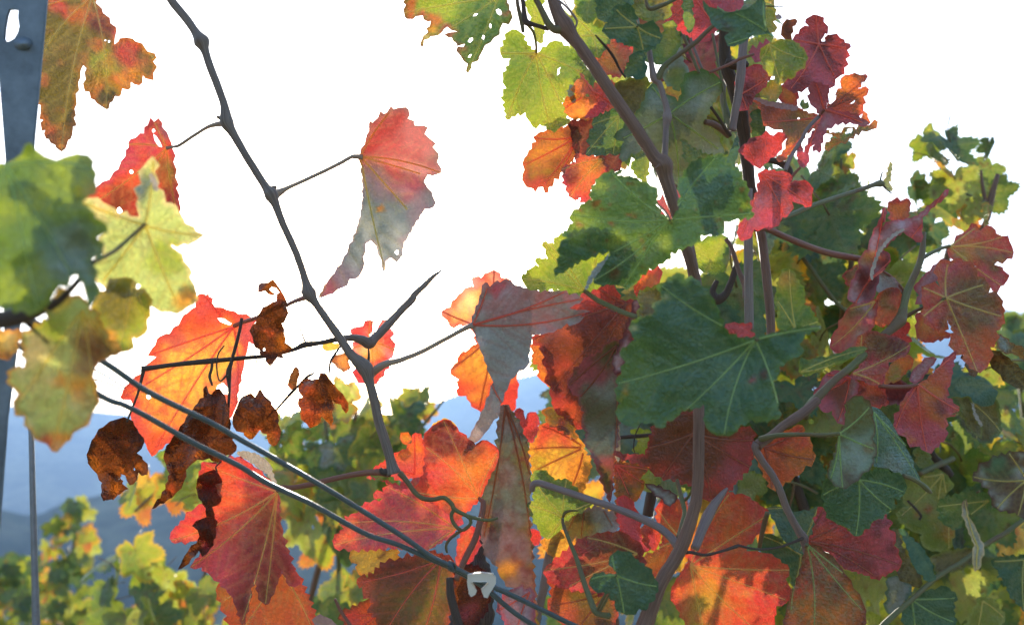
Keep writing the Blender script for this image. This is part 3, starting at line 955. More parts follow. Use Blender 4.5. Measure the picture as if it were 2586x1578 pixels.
# orange leaf with the sun behind it, grey twisted leaf in front of it
leaf(v_bare, 'B2', '1380,770 1440,740 1470,690 1520,640 1540,610 1600,600 1590,540 1652,540 1700,503 1735,485 1790,540 1860,560 1870,900 1900,1300 1880,1440 1790,1455 1700,1480 1640,1442 1580,1390 1550,1342 1490,1336 1500,1230 1442,1165 1490,1110 1490,1080 1550,1040 1622,990 1610,930 1580,852 1440,872 1420,830',
     '1760,900', '1390,770 1740,495 1450,1160 1640,1430', 0.88, 'O', ('R', 22), '1600,1200,140,A 1500,700,140,A 1650,1100,80,Y 1530,1300,70,R 1800,1350,120,R', vein='d', step=26, amp=4, g=(0.15, 0.1), bow=2, mot=[('Y', 50, 0.55, 2)])
leaf(v_bare, 'B3', '-22,862 -5,780 20,720 40,650 66,572 84,575 100,602 132,570 150,558 170,572 205,548 240,560 270,590 332,610 430,632 505,632 560,632 602,618 625,612 642,640 700,662 732,686 682,720 640,748 690,760 780,768 730,786 712,812 742,802 690,852 640,868 622,850 560,890 500,912 432,926 388,930 372,1000 362,1070 356,1140 300,1172 240,1232 200,1320 172,1400 168,1450 130,1502 70,1590 -5,1662 -90,1722 -65,1672 -10,1560 25,1500 62,1420 95,1340 122,1250 100,1200 60,1080 28,1000',
     '-15,860', '780,770 720,686 180,1390 640,620 90,580', 0.70, 'W', ('W', 6), '120,590,50,C 300,700,140,W 250,800,90,W 450,870,140,W 200,1100,230,U 300,1000,160,U 100,1450,200,X 0,1580,160,X 140,950,120,U', vein='r', step=26, amp=3, g=(0.1, 0.3), mat=M_UN,
     fold=[(-15, 860, 400, 930, -0.5, None), (60, 1080, 130, 1260, 0.8, None)], wav=0.006, mot=[('U', 30, 0.55, 2)],
     pet='-15,862,46 -70,885,34 -211,960,32 -361,1040,32 -511,1100,36 -600,1122,48 -670,1160,56 -735,1215,60', pd=0.725, pm=S_PINK)
# red leaves at the foot of the shoot
leaf(v_bare, 'C2', '920,440 985,400 1050,372 1090,330 1142,312 1180,270 1202,200 1250,232 1272,330 1290,450 1260,500 1100,520 1060,500', '1200,480', '1200,210 930,440', 0.775, 'O', ('R', 16), '1180,330,80,A 1100,430,60,C 1200,420,60,C', vein='r', step=20, amp=5, wav=0.004)
leaf(v_bare, 'C2', '870,502 958,500 1032,548 985,600 920,612 922,640 985,642 900,672 850,690 820,740 752,770 722,760 730,790 690,820 720,850 655,905 648,950 655,982 780,990 900,990 1080,978 1300,988 1450,900 1530,800 1450,740 1330,640 1240,500 1100,560 1050,545', '1480,850', '660,960 700,820 880,505 1300,980', 0.735, 'C', ('R', 16), '1100,880,170,C 1300,860,150,C 1000,700,100,R 1250,650,90,O 760,900,80,O 900,780,80,R 1100,640,80,C', vein='y', step=20, amp=5, g=(0.1, -0.35), bow=1, mot=[('O', 30, 0.58, 2)])
leaf(v_bare, 'C2', '1258,250 1290,182 1345,138 1410,108 1460,138 1502,190 1560,240 1612,280 1692,250 1772,320 1762,400 1722,470 1680,560 1640,650 1560,732 1480,790 1400,730 1300,660 1190,600 1262,480 1275,350', '1635,645', '1400,125 1760,340 1280,300 1200,600', 0.715, 'O', ('R', 22), '1500,560,150,O 1600,420,100,A 1350,500,110,R 1400,250,90,M 1560,300,80,M 1360,520,60,C 1500,700,60,A', vein='y', step=24, amp=3, g=(0.15, 0.15), bow=2,  # maroon spots near the top paint in cast shadows
     pet='1635,640,24 1668,680,40 1650,780,42 1610,920,44 1540,1060,44 1480,1200,40', pd=0.70, pm=S_RED, extra=[dict(outline='1310,165 1345,130 1410,100 1462,128 1490,172 1470,180 1420,145 1360,150 1330,180', base='Y', d=0.71)], mot=[('M', 60, 0.66, 3)])
leaf(v_bare, 'C2', '755,1050 790,988 860,995 940,982 1010,1000 1085,985 1092,1062 1040,1062 980,1102 920,1140 900,1162 822,1162 815,1090', '1080,1000', '780,1050 850,1150', 0.755, 'Y', ('A', 10), '1010,1020,30,N 850,1190,50,R', vein='y', step=22, amp=5, wav=0.004)
leaf(v_bare, 'C2', '810,1190 880,1180 1000,1080 1300,1000 1450,1040 1475,1150 1445,1380 1425,1504 1400,1600 950,1600 940,1450 880,1400 935,1350 850,1300 870,1230 805,1215', '1380,1060', '1000,1560 1250,1590 860,1210', 0.748, 'V', ('R', 26), '900,1260,90,O 1000,1420,90,N 1200,1350,250,V 1150,1150,120,M', vein='r', step=22, amp=7, bow=2, g=(0.1, 0), mot=[('M', 60, 0.5, 1)])  # olive base and maroon areas paint this leaf in shadow
leaf(v_bare, 'C2', '690,1432 760,1400 850,1342 930,1332 965,1450 945,1560 760,1560 720,1480', '950,1430', '700,1435 800,1550', 0.77, 'O', ('N', 14), '800,1450,60,R', vein='r', step=22, amp=6)
leaf(v_bare, 'C2', '1480,1090 1490,960 1520,850 1590,830 1640,880 1640,980 1580,1080 1500,1110', '1580,840', '1490,1090', 0.765, 'R', ('C', 10), '1560,950,50,O', vein='y', step=20, amp=4)
leaf(v_bare, 'C2', '520,1450 580,1440 650,1480 680,1560 520,1560', '520,1470', '660,1540', 0.70, 'W', None, '', step=18, amp=4, mat=M_UN)
leaf(v_bare, 'C2', '1105,200 1170,215 1170,260 1120,272 1100,240', '1170,240', '1110,240', 0.85, 'T', ('O', 10), '', step=20, amp=4)
leaf(v_bare, 'C2', '1480,1120 1560,1090 1640,1110 1690,1180 1720,1300 1680,1420 1620,1500 1560,1560 1500,1500 1470,1400 1455,1280', '1600,1110', '1560,1550 1700,1330 1470,1400', 0.752, 'N', ('M', 14), '1540,1420,60,C 1640,1300,50,M', vein='d', step=20, amp=5, mat=M_DRY, wav=0.008)
# tendril at the foot
stem_obj('tendril', [px_tube('C2', '1100,470,44 1150,530,36 1200,600,34 1260,645,34 1330,650,32 1400,640,32 1450,680,32 1470,715,30 1530,750,28 1600,775,26 1700,792,22 1765,778,16', 0.695, 0.68, sides=7),
                     px_tube('C2', '1470,715,28 1450,760,26 1470,820,26 1520,860,24 1570,830,24 1580,790,24 1550,760,22', 0.687, 0.683, sides=7),
                     px_tube('C2', '1520,860,22 1450,910,22 1415,960,20 1420,1010,16', 0.687, 0.69, sides=7)], S_GREEN, v_bare)
cane(v_bare, 'C2', '660,1325,18 690,1390,22 740,1470,24 790,1540,24', 0.69, 0.69, S_RED, name='twig')

# ---- withered lateral
cane(v_dry, 'B2', '700,955,34 640,965,34 560,982,32 450,997,42 400,1020,30 330,1042,26 200,1070,28 0,1088,30 -120,1100,32 -180,1105,40 -411,1128,32 -560,1148,34 -652,1160,44', 0.735, 0.70, S_DARK, n=5, sides=9)
cane(v_dry, 'B1', '1640,815,22 1625,900,22 1600,1000,24 1570,1110,24 1550,1190,38 1556,1300,20 1545,1490,18 1545,1600,16', 0.715, 0.70, S_DARK, name='twig')
cane(v_dry, 'B1', '1440,1100,18 1435,1160,20 1422,1210,20 1440,1270,14', 0.70, 0.695, S_DARK, name='twig')
cane(v_dry, 'B1', '1520,1000,10 1480,1060,10 1470,1150,10 1490,1240,10 1540,1200,16', 0.705, 0.70, S_DARK, name='twig')
cane(v_dry, 'B1', '972,1165,30 962,1220,22 930,1340,16 890,1440,14 860,1520,14', 0.70, 0.69, S_DARK, name='twig')
cane(v_dry, 'B1', '635,1160,7 740,1220,7 850,1290,7', 0.70, 0.70, S_DARK, name='twig')
cane(v_dry, 'B1', '635,1230,7 720,1250,7 835,1305,7', 0.70, 0.70, S_DARK, name='twig')
cane(v_dry, 'B2', '392,800,6 425,890,8 460,980,12', 0.73, 0.73, S_PINK, name='twig')
cane(v_dry, 'B2', '130,1100,9 120,1150,6 90,1330,7', 0.715, 0.71, S_PINK, name='twig')
cane(v_dry, 'B2', '195,1085,9 180,1160,6 155,1300,7', 0.715, 0.71, S_PINK, name='twig')
cane(v_dry, 'B2', '260,1440,14 320,1370,16 375,1310,22 420,1265,16 470,1215,20 520,1185,10', 0.76, 0.76, S_DARK, name='twig')
cane(v_dry, 'B2', '700,1000,12 660,1060,16 630,1110,16 620,1190,12', 0.74, 0.72, S_DARK, name='twig')
WK = dict(step=26, amp=3, wav=0.026, wl_=55.0, puff=0.004, mat=M_DRY, h=6.0, vein='n')
leaf(v_dry, 'C1', '870,104 902,120 912,150 942,200 980,262 960,310 928,338 968,380 1006,440 1000,482 960,492 940,470 928,520 880,556 858,520 850,490 820,480 830,545 872,580 850,587 800,622 750,652 700,662 690,600 692,540 670,520 658,480 620,440 595,390 600,318 640,230 700,160 760,118',
     '865,106', '720,655 980,470', 0.695, 'N', ('N', 10), '630,420,60,T 900,450,90,T 760,560,50,T 860,250,30,T 940,300,30,T 730,640,40,O', holes=('835,505,16', '912,448,8'), **WK)
leaf(v_dry, 'C1', '1400,-122 1416,-70 1432,-60 1490,-100 1532,-22 1556,90 1560,180 1602,322 1540,352 1478,402 1420,372 1340,382 1300,412 1262,450 1252,520 1202,600 1140,652 1030,716 1090,640 1122,580 1150,480 1128,420 1110,350 1150,270 1200,210 1250,130 1260,100 1340,0 1380,-40',
     '1440,-110', '1050,700 1480,390', 0.70, 'N', ('N', 10), '1400,40,40,T 1200,560,40,O 1340,370,50,T', **WK)
leaf(v_dry, 'C1', '1390,470 1470,458 1512,540 1512,620 1480,690 1440,702 1456,780 1476,800 1470,872 1430,980 1372,1042 1350,1000 1300,1050 1260,1100 1205,1127 1230,1080 1270,1010 1330,950 1352,900 1340,860 1303,830 1350,790 1400,770 1395,710 1340,620 1330,570 1350,490',
     '1470,460', '1210,1120 1420,990', 0.685, 'N', None, '1400,460,40,T 1250,1060,30,T 1380,950,30,C', **WK)
stem_obj('petiole', [px_tube('C1', '1470,460,12 1465,430,10 1500,395,10', 0.685, 0.70)], S_DARK, v_dry)
leaf(v_dry, 'B2', '240,550 270,590 292,622 320,670 332,740 336,800 300,850 316,920 322,980 376,1025 330,1050 300,1060 322,1090 270,1080 240,1122 220,1142 195,1112 195,1080 150,1060 150,1030 110,990 100,940 80,900 120,850 150,780 200,730 262,700 266,660 205,650 185,630 138,642 155,578 205,575',
     '330,705', '220,1130 160,590', 0.705, 'N', None, '195,930,26,O 310,990,50,T 290,660,40,O 200,590,40,T 250,600,30,O', holes=('215,620 232,604 262,612 284,640 262,655 238,640', '180,1028,9'), **WK)
leaf(v_dry, 'B2', '0,1400 40,1342 90,1322 120,1350 155,1295 182,1340 230,1400 276,1470 276,1530 292,1601 285,1641 240,1682 210,1661 200,1601 152,1571 130,1601 80,1637 40,1591 -8,1581 -35,1530 -20,1450',
     '150,1300', '240,1670 20,1570', 0.71, 'N', None, '210,1640,60,T 60,1590,50,T 130,1560,30,O 250,1600,40,O', **WK)
leaf(v_dry, 'B2', '560,1186 600,1190 622,1222 650,1260 682,1300 722,1342 752,1440 735,1462 700,1400 642,1370 640,1450 636,1546 600,1511 570,1481 540,1541 490,1561 468,1531 430,1501 432,1441 412,1360 442,1350 410,1290 430,1245 500,1232 548,1225', '600,1195', '520,1550 640,1500 430,1260', 0.72, 'N', ('T', 8), '470,1290,60,O 480,1480,80,O 700,1380,40,O 600,1500,40,T', **WK)
leaf(v_dry, 'B2', '400,1143 416,1162 410,1222 390,1290 365,1302 345,1240 370,1180', '400,1150', '370,1295', 0.74, 'N', None, '375,1280,20,O', step=20, amp=4, wav=0.006, mat=M_DRY)

# ---- main vine: canes
cane(v_main, 'A3', '480,-200,80 530,0,84 565,100,92 612,180,125 660,255,92 720,330,84 850,520,84 1000,740,86 1130,930,86 1215,1065,92 1270,1115,135 1290,1200,98 1330,1330,92 1370,1450,88 1420,1640,84 1460,1770,80 1500,1950,76 1510,2250,74', 0.655, 0.66, S_BROWN, n=6, sides=12, dmid=0.645)
cane(v_main, 'C3', '1515,-420,76 1515,-60,76 1516,150,78 1515,400,78 1505,600,78 1478,740,86 1420,920,92 1360,1050,88 1290,1160,92 1225,1290,100 1180,1420,110 1120,1600,120 1060,1900,130', 0.655, 0.62, S_BROWN, n=6, sides=12)
cane(v_main, 'A3', '380,-60,36 430,30,40 470,110,44 500,165,50 545,205,56 600,195,70', 0.645, 0.648, S_GREEN)
cane(v_main, 'A3', '300,-80,30 322,0,30 332,80,34 345,150,44 400,170,30 450,185,30 500,200,30', 0.66, 0.655, S_DARK)
cane(v_main, 'A3', '280,-60,22 290,40,26 315,150,30 325,220,24', 0.675, 0.675, S_GREEN)
cane(v_main, 'A3', '560,0,16 620,50,16 670,110,16 690,150,14 680,190,12', 0.64, 0.64, S_GREY)
cane(v_main, 'A3', '1160,220,34 1180,340,36 1195,440,38 1212,530,54 1250,570,40 1275,650,40 1300,740,44 1303,800,66 1295,860,44 1290,960,42 1285,1080,44 1290,1110,60', 0.655, 0.655, S_GREY, n=6, sides=10)
cane(v_main, 'A3', '1640,155,30 1560,225,30 1500,285,34 1400,360,34 1330,410,36 1275,460,40 1248,520,50 1225,560,40', 0.65, 0.655, S_GREEN)
cane(v_main, 'A3', '1150,-20,14 1180,60,30 1260,40,30 1330,10,26 1400,-30,24', 0.66, 0.66, S_GREEN)
cane(v_main, 'A3', '815,240,10 850,280,16 900,335,18 945,400,18 980,470,16 1020,530,12', 0.65, 0.665, S_DARK, name='tendril')
cane(v_main, 'A3', '1410,240,26 1450,330,24 1490,430,22 1520,500,20', 0.69, 0.69, S_GREEN)
cane(v_main, 'A3', '1460,260,18 1500,370,18 1540,470,16', 0.71, 0.71, S_GREY)
cane(v_main, 'A3', '1610,230,18 1640,400,18 1665,520,16 1690,650,18 1695,780,16 1690,850,14', 0.71, 0.70, S_GREEN)
cane(v_main, 'A3', '1600,730,20 1650,800,20 1700,880,24 1730,920,26', 0.68, 0.70, S_DARK)
cane(v_main, 'C3', '385,590,40 392,555,46 425,540,46 500,560,46 650,610,48 800,660,48 950,710,48 1100,770,52 1230,832,54 1310,890,54 1370,965,64', 0.715, 0.655, S_GREY, sides=10)
cane(v_main, 'C3', '1430,1010,26 1475,1012,22 1560,1028,20 1680,1000,18 1770,970,24 1790,965,18 1880,985,16 1960,990,16 2060,975,16 2150,945,18 2220,915,24', 0.65, 0.70, S_DARK, name='tendril')
cane(v_main, 'C3', '1370,520,26 1390,600,30 1410,680,34 1420,740,30 1400,830,34 1380,920,40', 0.70, 0.66, S_GREEN)
cane(v_main, 'C3', '1490,560,20 1440,640,18 1405,670,16', 0.67, 0.69, S_GREEN)
cane(v_main, 'C3', '930,238,26 1000,230,26 1080,224,28 1200,214,26', 0.80, 0.79, S_DARK, name='twig')
cane(v_main, 'C3', '1120,140,8 1085,220,8 1075,300,8 1085,340,6', 0.79, 0.79, S_DARK, name='tendril')
cane(v_main, 'C3', '1490,985,60 1530,880,66 1570,780,76 1620,690,60 1680,610,40 1710,575,16', 0.675, 0.70, S_GREY)
cane(v_main, 'C3', '570,860,90 540,900,66 500,1050,62 470,1230,62 430,1400,60 400,1560,60', 0.82, 0.80, S_STAKE)
cane(v_main, 'B3', '1440,310,84 1470,440,80 1485,540,76 1500,640,76', 0.67, 0.66, S_BROWN)
cane(v_main, 'C3', '1250,420,70 1220,520,70 1190,640,74 1170,760,74', 0.86, 0.86, S_DARK)
# the old trunk between the leaves at the bottom
tr = [px_tube('C2', '1720,500,60 1690,760,80 1640,920,120 1600,1020,190 1590,1100,230 1600,1200,260 1590,1350,300 1580,1504,330 1560,1800,380', 0.84, 0.80, sides=14, rough=0.16)]
stem_obj('trunk', tr, S_BARK, v_main)
cane(v_main, 'C2', '1440,1180,50 1445,1290,56 1470,1400,60 1500,1504,64 1540,1640,66', 0.70, 0.69, S_DARK)

# ---- main vine: upper leaves
leaf(v_main, 'A2', '1090,-180 1145,-20 1128,90 1150,132 1210,114 1255,108 1262,136 1310,144 1302,180 1280,192 1290,220 1250,270 1238,316 1262,316 1265,275 1310,250 1385,224 1402,200 1422,185 1450,208 1490,216 1400,236 1450,255 1480,292 1490,316 1542,300 1482,346 1512,382 1532,416 1560,436 1563,500 1590,430 1640,390 1660,352 1680,310 1740,260 1780,202 1800,160 1850,154 1866,120 1845,70 1830,20 1800,-60 1700,-200',
     '1770,-20', '1240,300 1565,480 1130,90 1500,-180', 0.68, 'G', ('N', 5), '1160,60,38,O 1350,145,34,O 1270,112,28,R 1250,275,34,K 1310,210,34,A 1650,250,130,D 1750,150,130,D 1560,330,80,D 1510,350,40,C 1430,230,40,C 1400,40,90,L 1300,40,60,L 1850,110,30,C', step=22, amp=4, g=(0.3, 0.1),
     holes=('1752,70 1768,62 1786,72 1792,95 1780,106 1762,96', '1706,182 1712,160 1722,170 1718,196', '1656,262 1664,240 1676,246 1670,272', '1562,284 1574,262 1594,258 1596,274 1576,292', '1562,392 1574,372 1588,370 1578,392', '1596,112 1610,94 1632,94 1616,110'), mot=[('O', 28, 0.74, 2)])
leaf(v_main, 'A3', '210,225 280,202 310,222 332,270 380,335 415,362 440,350 480,320 500,290 560,280 640,330 700,350 722,400 748,480 705,492 690,540 640,572 602,620 588,700 600,762 640,832 580,862 515,886 480,860 440,846 390,862 370,830 340,765 290,772 215,816 200,740 188,650 210,600 188,540 210,480 240,400 168,362 190,310',
     '415,362', '220,810 515,880 640,830 175,360 700,480', 0.73, 'L', ('L', 10), '300,560,150,G 640,430,90,G 250,400,90,G 560,500,50,G', vein='y', step=18, amp=5, g=(0.1, 0.1), bow=2, holes=('560,470 580,458 568,480 575,495 556,515', '602,580,7', '580,660,6'), pet='415,360,16 412,290,18 395,220,20 365,180,22 345,160,24',
     pd=0.66, pm=S_GREEN, mot=[('N', 24, 0.8, 2)])
leaf(v_main, 'A3', '690,120 760,130 800,180 870,200 920,262 892,300 872,350 822,392 780,370 700,330 660,260 600,200 630,140', '800,240', '830,385 660,250 690,125 910,262', 0.745, 'L', ('G', 20), '850,290,70,G', step=18, amp=4)
leaf(v_main, 'A3', '350,60 350,-60 460,-40 450,40 470,120 462,240 440,300 415,280 400,200 380,120', '400,60', '440,290', 0.76, 'L', None, '', step=18, amp=5)
leaf(v_main, 'A3', '685,-60 860,-60 830,60 800,150 760,165 722,120 688,100 695,50 672,20', '780,-20', '760,150', 0.70, 'G', ('L', 14), '', step=22, amp=5, bow=3)
leaf(v_main, 'A3', '830,-60 1080,-60 1062,40 980,55 935,65 925,120 870,150 822,100', '1050,-40', '840,120 930,-50', 0.66, 'B', None, '', step=22, amp=5, bow=3, g=(0.3, 0.3))
leaf(v_main, 'A3', '1060,-60 1330,-60 1325,120 1190,155 1110,120 1060,50', '1300,-40', '1100,110 1250,130', 0.69, 'V', ('L', 20), '1150,100,80,G', step=22, amp=4)
leaf(v_main, 'A3', '868,190 928,120 930,60 1000,40 1058,40 1082,90 1092,142 1102,166 1140,166 1172,150 1222,160 1252,210 1264,270 1205,332 1140,354 1100,330 1060,310 1000,292 900,252', '1098,182', '880,195 1140,340 1255,260 960,70', 0.635, 'D', ('B', 10), '950,150,130,B 1180,250,90,B', step=22, amp=5, g=(0.1, 0.35), bow=3, pet='1098,182,14 1110,170,14 1100,120,16', pd=0.65, pm=S_GREEN)
leaf(v_main, 'A3', '895,250 958,268 1072,335 1042,400 1000,502 960,522 880,502 830,442 798,402 860,370 890,312', '980,500', '905,260 1060,340 810,405', 0.79, 'O', ('R', 20), '900,430,80,A 960,380,60,O 1000,310,50,R', step=20, amp=5)
leaf(v_main, 'A3', '720,492 740,540 800,602 830,562 940,560 990,600 930,742 850,800 745,812 735,806 640,800 594,742 602,690 640,660 680,640 668,580', '800,620', '600,740 700,505 930,700', 0.77, 'O', ('A', 20), '690,720,90,Y 640,740,60,A 870,620,90,R 730,560,70,A 820,740,70,C 700,640,40,N', vein='r', step=22, amp=6, wav=0.012, holes=('762,648,13',),
     extra=[dict(outline='620,600 650,575 672,590 668,640 680,700 660,700 640,660', base='U', d=0.765), dict(outline='740,800 770,760 850,690 900,700 840,800', base='C', d=0.762)])
leaf(v_main, 'A3', '390,932 470,892 560,872 640,852 702,900 702,1030 650,1102 580,1172 500,1272 472,1312 458,1270 430,1272 408,1308 390,1280 340,1260 318,1190 332,1150 318,1110 350,1052 412,962', '690,930', '410,1300 330,1120 400,935 600,1140', 0.78, 'V', ('O', 22), '560,1000,100,A 400,1250,70,R 420,1060,80,A 600,1100,70,N 650,950,60,M', vein='r', step=22, amp=5, bow=3)
leaf(v_main, 'A3', '640,822 800,810 812,880 780,930 765,1060 680,1048 658,960', '790,830', '690,1040', 0.775, 'M', None, '690,1000,40,R', step=20, amp=4)
leaf(v_main, 'A3', '588,1142 680,1102 692,1040 770,1062 862,1056 902,1150 882,1182 820,1222 782,1290 782,1372 740,1374 705,1352 680,1362 630,1312 600,1222', '860,1080', '650,1330 590,1150', 0.755, 'R', ('C', 14), '780,1140,90,A 740,1080,60,O 840,1110,60,V 700,1200,60,M 760,1260,60,O', vein='y', step=18, amp=5, mot=[('A', 30, 0.6, 2)], holes=('708,1352,9',))
leaf(v_main, 'A3', '840,1060 985,1036 992,1110 962,1162 890,1182', '970,1050', '880,1170', 0.765, 'M', None, '', step=20, amp=4)
leaf(v_main, 'A3', '748,1052 780,990 770,932 802,870 788,840 832,788 900,760 955,745 1040,770 1040,900 985,1040 940,1056 910,1040 860,1052 800,1050', '975,790', '755,1045 800,845 935,1045', 0.715, 'G', ('B', 10), '850,900,120,B', step=20, amp=5, g=(0.2, 0.1))
leaf(v_main, 'A3', '935,930 1000,870 1080,790 1150,680 1170,600 1240,560 1290,640 1375,690 1400,640 1412,545 1450,492 1560,475 1652,530 1690,592 1640,662 1592,742 1560,832 1622,900 1660,962 1692,1040 1600,1062 1500,1092 1420,1162 1380,1260 1340,1240 1240,1160 1150,1040 1060,1042 1000,1100 985,1040 1010,960', '1320,770', '960,960 1660,560 1650,1010 1240,1140 1380,1240 1200,590', 0.70, 'G', ('G', 20), '1150,760,150,U 1050,900,100,U 1550,640,110,U 1450,950,160,V 1300,1050,120,V 1600,960,100,U 1620,590,60,L 1230,680,80,U', vein='g', step=24, amp=4, bow=3, g=(0.1, 0.15), mat=M_UN,
     fold=[(1320, 770, 940, 960, 0.5, 'U')], holes=(), pet='1320,770,16 1306,790,20', pd=0.66, pm=S_GREEN)
leaf(v_main, 'A3', '958,562 1080,530 1172,530 1168,662 1100,762 1060,792 960,760 930,660', '1160,540', '960,740', 0.76, 'V', ('L', 14), '', step=22, amp=4)
leaf(v_main, 'A3', '1058,370 1140,350 1165,480 1130,540 1008,512', '1140,370', '1020,510', 0.75, 'D', None, '', step=22, amp=4)
leaf(v_main, 'A3', '1258,270 1300,150 1340,138 1362,200 1392,272 1380,330 1330,402 1270,442 1208,420 1195,340', '1300,380', '1330,150', 0.71, 'L', ('G', 16), '1250,360,60,G', step=20, amp=5)
leaf(v_main, 'A3', '1390,322 1412,420 1452,482 1412,560 1380,622 1290,562 1278,500 1330,420', '1300,540', '1400,340', 0.72, 'U', None, '1360,560,60,L', step=20, amp=4, mat=M_UN)
leaf(v_main, 'A3', '1285,612 1330,588 1412,620 1405,700 1350,690', '1400,680', '1300,610', 0.76, 'Y', ('A', 10), '1310,650,30,O', step=18, amp=4)
leaf(v_main, 'A3', '1055,1130 1100,1042 1162,1018 1182,1100 1160,1252 1090,1192', '1150,1240', '1150,1030', 0.675, 'G', ('L', 10), '', step=20, amp=4, bow=4)
leaf(v_main, 'A3', '1225,1380 1280,1320 1380,1290 1410,1400 1345,1500 1260,1492 1215,1430', '1330,1480', '1260,1340', 0.70, 'C', None, '', vein='y', step=20, amp=4)
leaf(v_main, 'A3', '1320,-60 1330,60 1288,145 1350,192 1440,240 1462,275 1530,292 1602,258 1655,180 1640,60 1600,-60', '1480,-40', '1300,140 1460,270 1640,180', 0.745, 'R', ('C', 16), '1380,100,100,R 1550,180,80,C 1380,40,60,O', vein='r', step=22, amp=4)
leaf(v_main, 'A3', '1400,-60 1480,-60 1470,60 1490,160 1450,230 1420,160', '1440,-40', '1450,210', 0.70, 'G', None, '', step=20, amp=3)
leaf(v_main, 'A3', '1580,-80 1840,-80 1810,50 1740,85 1680,65 1600,0', '1800,-60', '1610,0 1740,70', 0.73, 'C', None, '', vein='r', step=20, amp=4)
leaf(v_main, 'A3', '1542,0 1590,50 1690,92 1760,80 1842,60 1900,20 1950,-40 1968,60 1962,160 2002,228 1940,238 1880,242 1800,302 1712,312 1688,250 1722,222 1640,200 1588,120', '1975,210', '1550,10 1720,300 1960,-20', 0.60, 'B', None, '1700,180,30,M', vein='g', step=40, amp=3, g=(-0.3, 0.5), bow=5, fold=[(1975, 210, 1590, 60, -0.6, 'B')])
leaf(v_main, 'A3', '1650,350 1720,330 1760,420 1740,520 1680,540 1640,460', '1740,350', '1670,530', 0.84, 'L', None, '', step=20, amp=4)
leaf(v_main, 'A3', '1400,940 1440,980 1500,1020 1580,1050 1660,1080 1620,1150 1500,1160 1420,1080', '1640,1120', '1410,950', 0.68, 'L', ('G', 10), '1500,1030,40,G', step=16, amp=5)
leaf(v_main, 'A3', '1695,1100 1742,1002 1780,920 1788,1030 1745,1150 1710,1180', '1715,1160', '1780,930', 0.665, 'B', None, '', vein='g', step=22, amp=3)

# ---- large green leaves
leaf(v_main, 'A3', '650,1452 742,1378 795,1360 788,1290 832,1210 900,1170 1005,1156 960,1190 1060,1200 1122,1230 1190,1260 1240,1312 1228,1392 1260,1450 1302,1488 1335,1488 1382,1420 1392,1332 1378,1242 1430,1150 1500,1090 1600,1062 1680,1046 1702,1110 1792,1150 1800,1212 1842,1260 1862,1380 1884,1475 1842,1480 1882,1474 1782,1484 1692,1504 1692,1544 1662,1594 1532,1594 1502,1644 1442,1669 1382,1694 1330,1714 1300,1764 1250,1794 1180,1824 1122,1864 1092,1914 1060,1944 1000,1945 958,1935 900,1925 850,1935 800,1906 842,1844 870,1784 912,1734 905,1706 840,1714 790,1744 720,1764 640,1814 570,1854 543,1880 560,1804 572,1734 570,1674 580,1634 622,1614 583,1598 620,1564 662,1514',
     '1318,1492', '548,1870 810,1900 1010,1940 655,1450 1860,1450 930,1175 1640,1060', 0.585, 'D', ('G', 6), '700,1500,90,L 860,1250,60,L 980,1620,70,L 1120,1640,60,G 1300,1640,50,L 690,1530,22,C 720,1420,14,C 820,1370,16,N 925,1500,18,N 1160,1660,20,N 970,1850,30,N 760,1480,90,G 1500,1300,200,B 1830,1380,30,L', vein='g', step=22, amp=5, g=(0.1, 0.25), bow=1.5, puff=0.003, wav=0.006,  # dark base paints in shade, yellow green spots paint in sunlit patches
     extra=[dict(outline='745,1965 762,1903 800,1833 842,1783 882,1763 912,1718 900,1740 868,1800 835,1850 800,1893 755,1963', base='U', d=0.583)], pet='1318,1492,22 1290,1440,20 1240,1390,18 1225,1360,16', pd=0.66, pm=S_GREEN, mot=[('N', 16, 0.8, 3)], h=7.5, )
leaf(v_main, 'B3', '310,545 370,482 432,466 413,408 492,412 458,298 532,312 560,263 700,230 800,260 930,330 960,400 930,500 850,600 755,640 680,642 560,620 430,625 350,612 328,580', '742,630', '320,548 465,305 820,420 520,330', 0.645, 'L', ('L', 10), '680,560,120,G 560,560,80,G 490,320,20,K', vein='y', step=20, amp=5, g=(0.1, 0.2), bow=2, pet='742,630,28 790,665,34 830,692,36 930,742,36 1020,782,36 1110,810,36', pd=0.60, pm=S_GREEN)
leaf(v_main, 'B3', '1240,580 1290,570 1332,530 1390,508 1420,550 1482,543 1532,590 1592,650 1632,722 1652,800 1682,870 1722,920 1782,950 1840,962 1902,957 1980,930 2100,900 2222,870 2342,880 2240,922 2200,992 2217,1060 2120,1102 2062,1142 2055,1202 2020,1242 2042,1342 2052,1420 2069,1490 1962,1512 1872,1502 1802,1532 1762,1592 1690,1612 1602,1592 1560,1532 1555,1472 1592,1385 1500,1422 1402,1432 1370,1482 1300,1513 1262,1563 1222,1553 1208,1522 1130,1518 1060,1550 992,1523 962,1492 958,1432 992,1392 958,1342 970,1272 948,1242 992,1192 985,1142 1022,1112 978,1052 1022,1010 1092,970 1060,920 1050,862 1092,822 1190,802 1222,770 1208,712 1292,700 1260,650',
     '1900,962', '1250,585 975,1255 1380,1480 2070,1480 2340,880 1690,1600', 0.55, 'D', ('G', 20), '1060,1450,110,G 1100,1180,160,G 1060,870,24,K 1240,720,24,K 1280,690,20,K 990,1350,24,A 1000,1290,20,A 1850,1220,30,C 1930,1160,24,N 1600,1200,200,B 1400,700,120,B', vein='g', step=24, amp=5, g=(0.15, 0.1), bow=1.0, puff=0.003, wav=0.006,
     fold=[(1900, 962, 1590, 1385, -0.45, None)], h=7.5, pet='1900,962,24 1930,955,24 2000,930,24 2100,905,22 2220,880,22 2340,878,26', pd=0.57, pm=S_GREEN)
